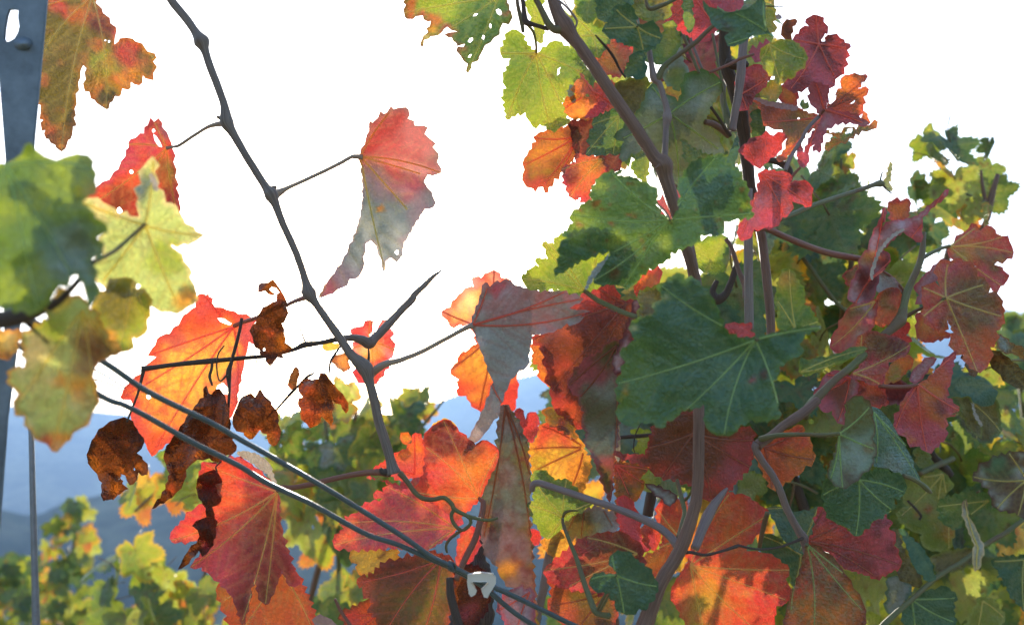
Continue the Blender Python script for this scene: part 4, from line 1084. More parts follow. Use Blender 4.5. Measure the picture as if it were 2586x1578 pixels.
leaf(v_main, 'B4', '215,560 245,480 275,475 305,490 332,540 392,622 388,722 440,762 482,832 500,888 380,912 250,900 200,850 215,760 190,680', '330,890', '290,485 210,700 480,840', 0.64, 'G', ('L', 12), '290,560,60,A 320,650,70,L 260,600,40,Y', step=20, amp=4, bow=3, mat=M_UN)
leaf(v_main, 'B4', '370,1080 420,1100 540,1080 640,1050 742,1008 822,1020 760,1060 702,1090 602,1130 480,1170 390,1212 355,1150', '365,1180', '820,1020 600,1120', 0.62, 'G', ('L', 8), '', step=26, amp=4, g=(0, 0.6), fold=[(370, 1110, 740, 1040, 0.5, 'B')])

# ---- main vine: the red group in the middle
leaf(v_main, 'B3', '1078,640 1100,580 1150,510 1242,458 1262,540 1225,610 1150,660 1100,680', '1110,660', '1240,470', 0.67, 'O', ('R', 14), '1180,560,50,A', vein='r', step=22, amp=4)
leaf(v_main, 'B3', '1100,660 1140,625 1240,590 1270,650 1295,700 1215,715 1225,770 1190,800 1100,820 1120,740', '1280,690', '1110,670', 0.60, 'V', ('L', 14), '', step=20, amp=5)
leaf(v_main, 'B3', '1060,770 1080,690 1115,690 1120,740 1080,850 1060,1000 990,1180 950,1200 930,1100 1000,950', '1100,720', '950,1180', 0.72, 'W', ('M', 14), '', vein='r', step=22, amp=4, mat=M_UN)
leaf(v_main, 'B3', '750,602 800,560 825,545 836,605 900,588 942,588 962,630 982,680 1022,700 1075,690 1085,760 1060,800 1080,920 1010,1010 1000,1200 960,1330 760,1560 662,1545 602,1482 540,1442 520,1362 500,1320 510,1280 470,1220 490,1190 478,1150 452,1100 470,1080 452,1050 430,1020 442,1000 388,980 384,942 500,908 620,770 700,700', '1030,720', '390,960 520,1310 780,570 660,1530', 0.79, 'N', ('R', 26), '750,720,110,R 800,620,80,R 620,900,60,O 600,980,130,N 780,900,140,M 850,1000,150,N 540,1100,70,R 580,1380,90,R 640,1460,60,O 900,650,90,R', vein='d', step=24, amp=6, g=(0.1, 0.1), bow=2, mot=[('M', 45, 0.55, 3), ('O', 30, 0.6, 2)])
leaf(v_main, 'B3', '388,985 430,988 472,1060 460,1110 500,1200 520,1280 480,1262 450,1240 430,1182 428,1130 392,1102', '500,1240', '395,990', 0.84, 'A', ('O', 12), '', vein='d', step=18, amp=5)
leaf(v_main, 'B3', '628,1280 640,1220 662,1188 702,1140 760,1080 850,1040 905,978 962,958 1010,1000 990,1100 940,1120 952,1190 962,1300 975,1450 968,1591 965,1651 940,1791 930,1991 910,2060 870,1951 820,1811 790,1731 740,1661 752,1591 720,1511 742,1451 700,1391 722,1331 690,1345 652,1310', '960,1000', '915,2040 640,1270 720,1340', 0.735, 'V', ('C', 12), '800,1200,80,C 740,1150,70,C 700,1270,60,C 880,1300,120,U 870,1600,170,U 840,1450,120,V 870,1800,50,C', vein='d', step=20, amp=5, g=(-0.4, 0.05), mat=M_UN, bow=-2)
leaf(v_main, 'C3', '168,60 190,8 240,40 302,140 352,270 372,450 376,560 366,700 372,850 382,1000 402,1200 412,1380 424,1600 380,1600 300,1400 262,1250 200,1210 170,1180 155,1110 100,1060 60,990 40,900 60,800 40,680 60,560 120,420 150,300 150,160', '205,20', '400,1560 60,900 370,480', 0.75, 'V', None, '230,200,120,U 200,500,140,U 120,960,90,W 250,700,120,U 280,1000,110,W 230,1120,60,A 330,1250,90,W 200,760,60,W 100,600,80,U', vein='d', step=24, amp=5, mat=M_UN, bow=2, g=(0.1, 0.05), mot=[('W', 40, 0.58, 3), ('M', 20, 0.68, 2)])
leaf(v_main, 'C3', '150,1380 200,1290 280,1248 390,1262 405,1400 400,1600 250,1600 180,1440', '370,1280', '160,1400 280,1570', 0.73, 'W', ('C', 16), '', vein='r', step=20, amp=5, mat=M_UN)
leaf(v_main, 'C3', '262,60 280,38 302,30 330,70 342,110 370,60 410,58 432,112 424,190 385,270 330,240 285,130', '370,240', '300,40 410,65', 0.80, 'R', ('C', 10), '390,200,50,M', vein='r', step=20, amp=4)
leaf(v_main, 'C3', '450,46 530,30 625,62 665,130 690,250 600,190 500,140', '660,200', '460,50', 0.80, 'V', ('T', 10), '600,140,40,M', vein='d', step=20, amp=5)
leaf(v_main, 'C3', '368,300 420,230 432,150 520,138 602,150 640,242 722,255 752,350 782,352 782,450 722,640 600,560 500,520 388,480', '740,300', '375,310 440,150 650,580 400,460', 0.815, 'Y', ('A', 10), '520,205,90,R 570,170,50,R 560,400,110,Y 700,480,90,A 620,330,60,L 450,420,70,L', vein='d', step=22, amp=5, g=(0.05, 0.1), mot=[('A', 50, 0.6, 2)])
leaf(v_main, 'C3', '370,500 430,452 500,482 540,522 620,512 702,600 800,680 700,742 612,792 580,862 545,890 490,922 440,872 392,780 352,680 400,662', '595,772', '490,915 380,490 620,520 365,690 780,680', 0.755, 'G', ('L', 14), '420,760,90,L 520,830,50,L', vein='y', step=22, amp=4, g=(0.1, 0.1), pet='595,772,18 612,740,22 650,728,16 700,728,10', pd=0.75, pm=S_GREEN)
cane(v_main, 'C3', '592,780,20 600,830,24 650,960,28 690,1060,32 725,1170,36 765,1290,40 810,1400,46 850,1430,40 910,1440,46', 0.72, 0.66, S_GREEN, name='petiole')
cane(v_main, 'C3', '830,1400,20 860,1340,22 890,1280,18 900,1250,12', 0.665, 0.66, S_GREEN, name='petiole')
leaf(v_main, 'C3', '600,792 700,732 832,700 942,742 960,850 850,912 790,900 740,942 700,945 680,910 640,930 612,870', '790,560', '620,880 720,935 930,830', 0.77, 'U', ('W', 10), '700,850,100,V', vein='d', step=18, amp=6, mat=M_UN)
leaf(v_main, 'C3', '358,870 400,850 440,880 442,930 410,965 372,962 356,920', '440,900', '365,950', 0.80, 'R', ('C', 8), '', step=18, amp=4, vein='r')
leaf(v_main, 'C3', '440,930 500,910 580,850 640,890 700,930 640,990 560,1040 530,1045 480,1000', '690,930', '450,950', 0.81, 'Y', ('A', 12), '', step=18, amp=4, vein='d')
leaf(v_main, 'C3', '465,1130 520,1080 622,1000 720,920 850,880 1000,870 1130,960 1150,1100 1100,1260 880,1300 640,1260 545,1232 490,1190', '1100,1020', '475,1130 640,1240 760,910', 0.735, 'C', ('R', 16), '620,1130,150,R 900,1000,170,N 820,1120,100,N 1000,1150,160,N 750,960,100,C 880,920,60,R', vein='y', step=24, amp=5, g=(0.1, 0.2), mot=[('M', 50, 0.55, 2)])
leaf(v_main, 'C3', '488,1190 548,1228 620,1250 900,1250 970,1400 930,1600 640,1600 560,1450 490,1382 520,1312 520,1250', '900,1280', '500,1200 500,1370 680,1560', 0.75, 'V', ('R', 26), '560,1290,70,O 580,1400,80,O 650,1450,60,R 780,1350,150,V 800,1450,100,N', vein='d', step=22, amp=6, g=(0.1, 0), mot=[('N', 50, 0.6, 2)])
leaf(v_main, 'C3', '778,1190 830,1150 940,1160 962,1152 905,1080 930,1020 1000,1004 1060,1010 1082,1050 1150,1100 1202,1150 1222,1190 1242,1240 1210,1342 1180,1352 1160,1402 1110,1390 1060,1432 1000,1422 950,1392 950,1340 908,1332 920,1280 870,1282 800,1262', '958,1165', '790,1190 930,1030 1230,1240 1010,1420', 0.605, 'D', None, '1050,1200,150,B 850,1220,80,B', vein='g', step=22, amp=4, g=(0.1, 0.2), bow=3, pet='958,1165,12 940,1240,16 900,1310,20 850,1400,22', pd=0.65, pm=S_GREEN)
leaf(v_main, 'C3', '945,320 1000,345 1150,352 1182,250 1212,150 1300,118 1400,60 1500,60 1600,120 1720,190 1830,160 1880,180 1905,300 1862,432 1782,520 1722,592 1622,642 1562,655 1480,560 1382,530 1262,500 1202,472 1182,430 1100,402 980,370', '1480,205', '960,330 1270,500 1600,640 1880,250 1860,430', 0.72, 'N', ('R', 18), '1330,450,80,R 1270,480,50,R 1740,500,120,C 1820,330,110,C 1600,600,70,R 1050,360,70,C 1400,250,120,N', vein='d', step=20, amp=5, g=(0.05, 0.15), mot=[('N', 60, 0.55, 2)])
leaf(v_main, 'C3', '940,330 960,200 972,140 985,260 970,400', '960,380', '970,150', 0.74, 'X', None, '', step=22, amp=2, mat=M_UN)
leaf(v_main, 'C3', '940,500 938,400 1000,400 1100,420 1182,440 1105,520 1152,532 1122,620 1062,672 1000,622 962,692', '950,420', '1170,450 1060,660 1140,540', 0.80, 'V', ('T', 12), '1050,470,60,O 980,440,50,R 1090,600,40,A', vein='r', step=22, amp=5)
leaf(v_main, 'C3', '1150,542 1230,560 1332,600 1372,645 1340,680 1322,702 1270,652 1200,602', '1360,650', '1160,545', 0.745, 'U', ('M', 8), '', vein='d', step=22, amp=3, mat=M_UN, bow=6)
leaf(v_main, 'C3', '960,640 1030,630 1080,700 1110,780 1130,900 1180,1000 1100,1000 1000,900 960,800', '1000,660', '1150,980', 0.78, 'C', ('R', 12), '', vein='r', step=20, amp=5)
leaf(v_main, 'C3', '1122,850 1170,820 1232,860 1258,930 1212,1002 1150,962', '1220,1000', '1140,850', 0.76, 'R', ('O', 14), '1200,930,40,C', vein='r', step=22, amp=3)
leaf(v_main, 'C3', '1230,850 1230,700 1300,640 1390,660 1400,760 1480,740 1440,920 1320,1080 1200,1180 1090,1060 1250,990 1272,900', '1400,920', '1240,720 1110,1060', 0.80, 'O', ('R', 20), '1180,1060,80,A 1300,720,70,R', vein='y', step=22, amp=4, mot=[('A', 40, 0.58, 2)])
leaf(v_main, 'C3', '1590,740 1640,660 1700,608 1832,622 1932,692 1992,742 1960,830 1902,900 1842,960 1842,1002 1942,1012 2032,1042 2132,1120 2104,1190 2144,1280 2122,1342 2042,1372 2012,1600 1480,1600 1390,1420 1322,1320 1350,1220 1440,1080 1480,960', '1460,1100', '1720,620 1980,760 2130,1130 2100,1330 1560,1580 1960,1580', 0.80, 'O', ('R', 36), '1700,800,170,O 1800,1080,140,O 1480,1400,170,L 1600,1250,130,A 1880,720,80,C 2050,1200,120,R 1950,1450,150,R 1700,1450,120,O', vein='y', step=26, amp=4, g=(0.1, 0.1), bow=1.5, puff=0.004, mot=[('R', 60, 0.55, 2), ('Y', 30, 0.64, 2)])
leaf(v_main, 'C3', '1050,180 1140,180 1190,190 1180,260 1170,330 1150,350 1060,320 1120,260', '1160,200', '1070,320', 0.84, 'L', None, '', step=20, amp=5)
leaf(v_main, 'C3', '1100,520 1190,440 1260,480 1230,560 1160,600', '1200,460', '1150,590', 0.84, 'L', None, '', step=20, amp=5)
leaf(v_main, 'B3', '1480,310 1600,260 1680,250 1720,300 1660,420 1700,490 1620,520 1540,500 1480,440', '1600,430', '1500,330 1560,510 1670,280', 0.78, 'L', ('G', 14), '', step=20, amp=4)
leaf(v_main, 'B3', '1690,880 1720,850 1790,850 1830,855 1880,850 1860,900 1900,930 1790,945 1720,915', '1880,900', '1700,880', 0.62, 'C', ('R', 12), '', vein='r', step=18, amp=5)

# ---- top right: crimson, amber and yellow leaves
cane(v_top, 'A3', '1850,200,60 1825,270,60 1810,400,58 1800,520,64 1785,640,56 1760,780,52 1745,890,50', 0.70, 0.70, S_GREY, sides=10)
cane(v_top, 'A3', '1700,180,90 1690,280,80 1700,430,84 1740,560,90 1780,680,90 1810,820,90 1830,960,84 1850,1150,84 1880,1400,80', 0.74, 0.78, S_DARK, sides=10, rough=0.12)
cane(v_top, 'A3', '1590,495,20 1650,470,22 1720,440,22 1800,400,22 1890,370,18', 0.685, 0.69, S_RED)
cane(v_top, 'A3', '1560,830,40 1610,840,44 1660,870,44 1720,920,50', 0.71, 0.72, S_BROWN)
cane(v_top, 'A3', '1690,560,30 1680,660,40 1700,760,50 1740,880,60', 0.78, 0.76, S_GREEN)
cane(v_top, 'A3', '1700,420,60 1760,440,70 1820,440,66 1850,450,40', 0.735, 0.735, S_DARK, rough=0.2)
cane(v_top, 'B3', '1850,-60,62 1852,250,60 1853,450,60 1855,640,62 1860,900,62', 0.70, 0.69, S_STAKE, sides=10, rough=0.02)
cane(v_top, 'B4', '85,180,62 110,330,62 140,600,62 160,800,60 165,950,60', 0.72, 0.71, S_BROWN, sides=10)
cane(v_top, 'B3', '1700,280,30 1740,340,30 1790,500,34 1830,590,44 1830,680,34', 0.72, 0.71, S_BROWN)
cane(v_top, 'B3', '1640,560,30 1610,640,50 1640,690,70 1700,650,50 1740,560,44 1780,440,40', 0.76, 0.76, S_DARK, rough=0.15)
cane(v_top, 'B4', '60,212,40 130,207,42 250,260,44 400,322,46 550,372,46 700,402,44 770,412,40', 0.70, 0.77, S_RED)
cane(v_top, 'A4', '220,1490,36 320,1450,36 430,1402,34 600,1342,32 760,1290,30 860,1255,34 905,1245,50 925,1250,30', 0.72, 0.80, S_GREEN)
cane(v_top, 'A4', '905,1235,14 912,1190,10 922,1165,8', 0.80, 0.80, S_DARK, name='twig')
cane(v_top, 'A4', '915,1250,16 950,1285,14 985,1315,8', 0.80, 0.80, S_DARK, name='twig')
leaf(v_top, 'A4', '960,1130 975,1095 985,1130 978,1200 965,1235 982,1260 985,1300 940,1270 920,1245 945,1200', '930,1245', '975,1100', 0.80, 'P', ('K', 6), '', step=16, amp=3)
cane(v_top, 'A4', '490,790,26 440,840,26 400,890,24 370,950,26 330,1010,26 295,1070,28 270,1130,30 262,1160,26', 0.72, 0.70, S_GREY)
cane(v_top, 'A4', '365,1135,18 330,1170,20 300,1205,20 270,1230,18', 0.70, 0.70, S_RED)
cane(v_top, 'A4', '150,1085,44 200,1095,44 250,1120,46 285,1150,44 298,1190,36 290,1230,30', 0.74, 0.73, S_DARK)
leaf(v_top, 'A4', '400,130 480,105 522,150 552,210 547,240 512,270 560,238 632,258 707,322 682,342 702,382 672,402 692,440 662,462 640,512 602,540 570,600 420,592 402,602 350,622 300,622 250,562 300,500 340,480 400,420 390,340 310,268 350,230 358,200 420,180', '490,300', '470,112 700,330 310,265 610,540 300,600', 0.73, 'C', ('R', 14), '480,160,70,R 560,330,90,M 620,460,60,C 420,480,80,C', vein='r', step=22, amp=5, g=(0.15, 0.1), holes=('518,272,13',), mot=[('M', 40, 0.62, 2)])
leaf(v_top, 'A4', '640,530 690,510 730,495 770,510 822,520 780,560 750,602 830,606 792,660 792,712 762,790 700,772 600,762 540,730 600,640 640,600', '530,745', '815,525 825,610 760,770', 0.765, 'A', ('C', 12), '690,680,50,N 620,720,60,R 680,600,90,A 740,560,60,O', vein='d', step=22, amp=5, holes=('556,700 590,640 606,650 600,680 566,708', '715,695 735,680 725,700 700,706'), mot=[('O', 24, 0.55, 3)])
leaf(v_top, 'A4', '420,580 480,560 560,590 545,700 540,735 590,752 700,770 770,800 832,838 800,862 700,832 602,842 545,872 520,922 492,1042 470,1020 450,1032 462,980 430,1000 420,1042 388,1030 430,930 520,790 470,742 425,690', '525,745', '820,850 410,1030 470,570', 0.715, 'W', ('C', 10), '500,640,80,C 650,800,80,C 460,950,80,C', vein='r', step=22, amp=4, mat=M_UN, fold=[(525, 745, 820, 850, -0.6, None)], pet='525,745,16 490,790,20', pd=0.72, pm=S_RED)
leaf(v_top, 'A4', '530,890 600,905 640,900 690,860 740,880 790,850 830,850 890,826 850,880 780,890 700,940 640,970 600,985 525,1012 560,960 620,945', '545,890', '880,830 530,1010', 0.78, 'G', ('O', 12), '600,880,60,A 860,840,40,O 570,980,40,A', step=20, amp=6, holes=('700,885,18', '680,905,12'))
leaf(v_top, 'A4', '780,790 790,750 820,790 825,850 800,830', '810,840', '790,760', 0.78, 'O', None, '', step=20, amp=4)
leaf(v_top, 'A4', '38,668 130,690 240,712 350,730 420,770 522,785 502,852 400,902 350,1000 280,1052 250,1092 198,1082 260,1012 272,942 240,882 150,862 108,832 98,750', '510,795', '50,680 120,830 220,1080', 0.755, 'A', ('O', 20), '180,800,60,O 350,830,90,V 300,1000,60,A 130,780,40,N 400,800,70,Y', vein='r', step=22, amp=4, holes=('352,808,10',), fold=[(520, 775, 60, 700, -0.8, None)],
     extra=[dict(outline='38,668 60,662 160,688 260,705 352,726 330,752 220,735 120,712', base='W', d=0.742)])
leaf(v_top, 'A4', '0,970 50,930 100,920 132,885 160,915 182,920 212,893 252,900 277,935 240,970 222,1030 160,1072 120,1112 92,1150 20,1100 -60,1020', '95,1160', '135,890 270,935 0,980', 0.66, 'R', ('C', 8), '60,1000,70,M 200,960,80,R 100,1080,50,C', vein='r', step=24, amp=4, g=(0.1, 0.1), bow=4)
leaf(v_top, 'A4', '92,1165 150,1158 252,1164 312,1200 300,1242 270,1256 350,1228 422,1240 442,1322 436,1402 380,1390 298,1345 302,1432 240,1475 190,1540 50,1555 20,1618 -52,1622 -62,1560 -30,1500 20,1400 72,1300', '95,1175', '430,1390 310,1210 -40,1610 250,1460', 0.64, 'C', ('R', 10), '170,1260,80,M 370,1300,60,M 60,1480,100,C 220,1400,60,R', vein='r', step=26, amp=4, g=(0.15, 0.1), mot=[('W', 50, 0.6, 2)])
leaf(v_top, 'A4', '348,980 362,975 382,1030 422,1052 415,1110 388,1142 350,1112 340,1040', '370,1135', '355,985', 0.71, 'C', None, '', vein='r', step=20, amp=3)
leaf(v_top, 'A4', '0,460 90,438 172,510 112,600 62,640 42,680 0,750 -62,742 -80,600 -60,480', '-40,640', '160,510 0,740', 0.72, 'C', ('R', 12), '120,520,50,O 0,640,60,M', vein='r', step=22, amp=4)
leaf(v_top, 'A4', '20,345 110,300 150,280 150,320 90,420 40,400', '140,300', '30,350', 0.71, 'C', None, '', vein='r', step=16, amp=6)
leaf(v_top, 'A4', '180,540 232,570 222,650 182,690 90,652 78,612 140,570', '210,650', '100,620', 0.73, 'Y', ('L', 10), '', step=22, amp=4)
leaf(v_top, 'A4', '218,590 280,578 342,610 352,640 335,722 240,702 208,650', '230,600', '330,710', 0.745, 'R', ('C', 10), '270,660,50,A 300,690,30,O', vein='y', step=22, amp=4)
leaf(v_top, 'A4', '88,372 110,320 180,290 260,268 332,290 392,340 402,420 370,472 338,492 328,524 280,532 250,568 200,572 188,520 138,490 108,440', '150,300', '230,560 390,400 100,400', 0.62, 'L', ('Y', 6), '330,350,70,G 200,420,80,L', vein='y', step=22, amp=4, g=(0.1, 0.2), bow=3, mot=[('N', 18, 0.82, 2)])
leaf(v_top, 'A4', '128,60 170,52 195,95 180,150 190,220 150,220 110,170', '150,210', '150,60', 0.69, 'L', ('Y', 10), '', step=18, amp=5)
leaf(v_top, 'A4', '190,110 215,95 240,120 225,135', '235,130', '195,110', 0.70, 'W', None, '', step=16, amp=2)
leaf(v_top, 'A4', '230,240 245,160 290,135 345,145 312,182 298,282 260,270', '270,270', '335,150', 0.71, 'N', ('T', 8), '310,155,30,O', vein='d', step=20, amp=3, bow=8, mat=M_UN)
leaf(v_top, 'A4', '0,300 60,250 100,300 80,380 20,420 -40,380', '60,260', '20,410', 0.80, 'L', ('P', 8), '', step=18, amp=4)
leaf(v_top, 'A4', '80,240 150,235 170,280 120,330 85,300', '150,250', '100,300', 0.80, 'L', None, '', step=18, amp=4)
leaf(v_top, 'A4', '360,700 385,670 395,700 418,690 415,740 380,745', '395,740', '385,680', 0.79, 'G', None, '', step=18, amp=3)
leaf(v_top, 'A4', '0,560 60,560 110,620 60,720 100,800 60,900 -40,880 -60,700', '40,600', '40,880', 0.80, 'V', ('O', 14), '0,800,60,R', step=20, amp=5)
leaf(v_top, 'A4', '30,760 100,740 130,860 100,930 40,940', '60,760', '80,930', 0.775, 'D', None, '', step=20, amp=4)
cane(v_top, 'A4', '110,42,8 160,44,10 250,47,6', 0.62, 0.62, S_DARK, name='twig')

# ---- red shoot at the right
cane(v_red, 'B4', '1200,235,30 1195,300,34 1188,380,44 1165,460,44 1120,560,46 1085,640,52 1065,730,52 1050,800,70 1035,835,84 980,890,62 920,940,56 800,1060,54 690,1160,52 600,1230,50 455,1380,66 380,1480,72', 0.80, 0.73, S_GREEN, sides=10)
cane(v_red, 'B4', '1195,405,30 1240,380,26 1310,345,24 1375,325,22', 0.80, 0.82, S_GREEN)
cane(v_red, 'B4', '1070,645,24 1040,600,22 980,535,20 910,490,16', 0.80, 0.79, S_RED)
cane(v_red, 'C4', '480,-20,60 400,50,64 330,100,72 250,150,60 180,210,62 100,265,70 70,290,76', 0.725, 0.70, S_BROWN, sides=10)
cane(v_red, 'C4', '70,270,60 60,310,52 110,400,48 170,480,48 225,590,50 265,700,50 310,790,50 355,870,56 385,915,66 395,980,40 405,1050,30', 0.70, 0.72, S_GREY, sides=10)
leaf(v_red, 'B4', '1280,470 1340,420 1382,428 1422,408 1470,430 1540,450 1562,530 1622,560 1642,642 1702,650 1735,730 1742,782 1720,862 1732,862 1690,902 1692,970 1650,1012 1652,1102 1612,1162 1562,1175 1500,1132 1470,1062 1400,1032 1380,962 1402,912 1362,830 1342,902 1290,902 1250,880 1202,820 1198,742 1188,660 1222,588 1310,602 1298,540', '1352,678', '1560,1170 1370,420 1640,580 1720,800 1200,800 1200,610', 0.775, 'C', ('O', 22), '1560,640,160,V 1430,760,110,N 1560,850,130,V 1560,1040,130,O 1450,480,90,C 1260,720,90,R 1640,960,80,O 1550,1130,60,C', vein='y', step=24, amp=6, g=(0.1, 0.05), bow=1.5, pet='1352,678,18 1300,700,20 1250,722,22 1150,765,24 1080,805,30', pd=0.785, pm=S_GREEN, mot=[('O', 30, 0.58, 2)])
leaf(v_red, 'B4', '1372,330 1400,310 1460,240 1500,210 1560,178 1582,222 1662,193 1692,240 1732,258 1782,290 1802,330 1812,370 1770,412 1700,432 1680,452 1742,490 1768,560 1722,600 1700,645 1650,602 1560,540 1550,462 1450,420 1370,402', '1375,330', '1800,370 1570,190 1720,590 1730,265', 0.82, 'C', ('R', 14), '1600,350,60,V 1500,340,70,O 1450,380,60,L 1650,300,80,R 1700,400,50,V 1600,230,60,R', vein='y', step=24, amp=6, g=(0.1, 0.1), mot=[('A', 30, 0.62, 2)])
leaf(v_red, 'B4', '1130,602 1200,530 1280,450 1330,410 1362,420 1290,560 1230,600 1195,640 1195,720 1140,722 1170,660', '1330,430', '1140,610', 0.80, 'W', ('C', 8), '', vein='r', step=26, amp=3, mat=M_UN)
leaf(v_red, 'B4', '1150,780 1202,780 1215,830 1262,890 1350,905 1395,922 1340,952 1250,980 1182,972 1148,912', '1200,800', '1340,940 1180,960', 0.805, 'O', ('C', 14), '1250,840,60,A', vein='y', step=24, amp=4)
leaf(v_red, 'B4', '898,642 980,605 1042,630 1060,700 1042,762 1022,800 962,852 900,872 858,830 868,722', '1040,640', '870,850 1010,790', 0.79, 'R', ('O', 12), '960,700,60,V 1000,650,50,C 920,800,70,O', vein='y', step=24, amp=3, bow=3)
leaf(v_red, 'B4', '700,732 780,690 892,690 882,760 855,880 762,960 702,1030 602,1052 562,1000 570,950 620,880 650,810', '870,700', '580,1000 700,750', 0.785, 'W', ('R', 16), '700,880,80,O 640,960,70,R 780,850,60,C 720,800,50,V', vein='y', step=24, amp=4, mat=M_UN, bow=3)
leaf(v_red, 'B4', '960,852 1060,830 1112,880 1080,930 1122,972 1050,980 960,960', '980,850', '1110,960', 0.80, 'R', None, '', step=22, amp=4, vein='r')
leaf(v_red, 'B4', '735,1000 762,930 850,900 960,930 1052,958 1112,1000 1102,1040 1042,1082 962,1112 942,1182 920,1262 880,1272 800,1242 690,1212 760,1150 752,1080', '720,1190', '1100,1000 780,930 900,1260', 0.755, 'R', ('C', 12), '900,980,90,V 850,1130,100,C 1020,1000,60,M 800,980,60,O 950,1050,60,O', vein='y', step=28, amp=3, g=(0.1, 0.2), bow=3, mot=[('M', 40, 0.6, 2)])
leaf(v_red, 'B4', '930,1260 945,1180 1000,1110 1100,1060 1128,1130 1062,1202 1020,1242', '940,1230', '1110,1080', 0.79, 'A', ('O', 12), '1000,1200,50,L', step=22, amp=4, vein='r')
leaf(v_red, 'B4', '680,680 700,600 760,480 772,400 820,350 850,250 910,130 937,62 942,120 902,222 920,200 962,160 1060,150 1160,120 1240,50 1300,0 1372,-62 1342,0 1250,72 1192,132 1182,302 1130,282 1060,230 980,290 920,350 972,382 962,450 900,502 880,600 850,692 742,722', '830,560', '930,80 1330,-30 740,710 1170,290', 0.76, 'W', ('C', 8), '830,420,60,A 900,440,60,M 820,590,60,M 1140,230,50,C', vein='r', step=24, amp=3, mat=M_UN, wav=0.014,
     extra=[dict(outline='1062,208 1072,218 1000,262 950,310 905,370 880,430 860,490 852,558 842,552 838,500 862,430 890,360 940,295 1000,240', base='X', d=0.745)])
leaf(v_red, 'B4', '955,60 980,20 1102,8 1107,60 1090,132 1030,167 985,162', '1050,160', '980,30 1100,20', 0.785, 'R', ('C', 10), '1040,90,50,A', vein='d', step=20, amp=5, mot=[('A', 18, 0.6, 2)])
leaf(v_red, 'B4', '648,522 752,450 762,490 720,562 690,602', '700,590', '740,460', 0.80, 'N', ('R', 10), '', step=20, amp=4)
leaf(v_red, 'B4', '880,500 940,500 1010,560 1050,640 960,620 890,640 860,600', '900,510', '1040,640', 0.795, 'U', ('W', 8), '', vein='r', step=20, amp=3, mat=M_UN)
leaf(v_red, 'B4', '450,1330 490,1280 540,1190 640,1170 742,1232 762,1252 742,1332 662,1400 665,1540 600,1502 580,1442 520,1452 460,1380', '700,1220', '460,1340 620,1510 550,1200', 0.77, 'W', ('C', 14), '640,1350,70,N 520,1350,70,C 610,1200,60,C', vein='r', step=24, amp=3, mat=M_UN, bow=4)
leaf(v_red, 'B4', '740,1330 760,1250 850,1250 940,1320 960,1400 880,1420 800,1380', '780,1260', '940,1400', 0.785, 'O', ('R', 14), '850,1340,30,N', vein='r', step=18, amp=5, mot=[('M', 24, 0.58, 3)])
leaf(v_red, 'B4', '880,1280 960,1220 1060,1240 1130,1300 1060,1390 960,1400', '1120,1290', '890,1290', 0.80, 'M', ('W', 12), '', vein='r', step=20, amp=4, mat=M_UN)
leaf(v_red, 'B4', '1160,1262 1222,1230 1302,1150 1370,1070 1422,1038 1402,1100 1392,1200 1362,1290 1350,1352 1402,1390 1442,1441 1382,1471 1430,1445 1380,1482 1352,1492 1352,1622 1280,1692 1220,1722 1172,1682 1090,1662 1080,1622 1008,1572 1000,1512 1060,1370 1110,1302', '1160,1262', '1410,1060 1440,1440 1220,1710 1010,1560', 0.77, 'C', ('C', 10), '1280,1330,70,A 1250,1450,60,A 1300,1200,60,O 1180,1500,70,R 1300,1420,50,M 1250,1640,80,C', vein='r', step=26, amp=5, g=(0.1, 0.1), pet='1160,1264,20 1100,1276,26 1000,1280,28 900,1272,26', pd=0.76, pm=S_RED, mot=[('A', 30, 0.62, 2)])
leaf(v_red, 'B4', '1100,1240 1130,1160 1230,1080 1290,1090 1240,1150 1180,1240 1140,1260', '1150,1255', '1280,1090', 0.79, 'W', ('C', 10), '', vein='r', step=22, amp=3)
leaf(v_red, 'B4', '1658,1030 1742,1060 1850,1150 1900,1190 1960,1290 1880,1300 1800,1272 1720,1202 1648,1120', '1670,1040', '1900,1290', 0.80, 'N', ('V', 16), '1750,1180,80,V 1850,1230,60,V', step=26, amp=4, mat=M_DRY, bow=6, wav=0.01)
leaf(v_red, 'B4', '1690,920 1740,940 1780,980 1872,1010 1880,1092 1800,1052 1740,1050 1700,1000', '1700,960', '1870,1080', 0.79, 'U', ('T', 10), '1840,1060,60,T', step=22, amp=4, mat=M_DRY, wav=0.012)
leaf(v_red, 'B4', '1460,1060 1520,1120 1570,1180 1545,1215 1500,1170', '1480,1070', '1550,1210', 0.80, 'N', None, '', step=20, amp=4)
leaf(v_red, 'C4', '60,330 90,285 190,230 282,180 380,150 384,202 432,250 462,382 402,420 382,462 330,492 262,535 172,585 150,540 110,470 78,400', '120,300', '450,380 170,570 380,170', 0.755, 'O', ('A', 12), '300,220,70,R 250,350,30,N 200,400,110,O 330,320,70,A', vein='d', step=22, amp=6, mot=[('A', 30, 0.58, 2)])

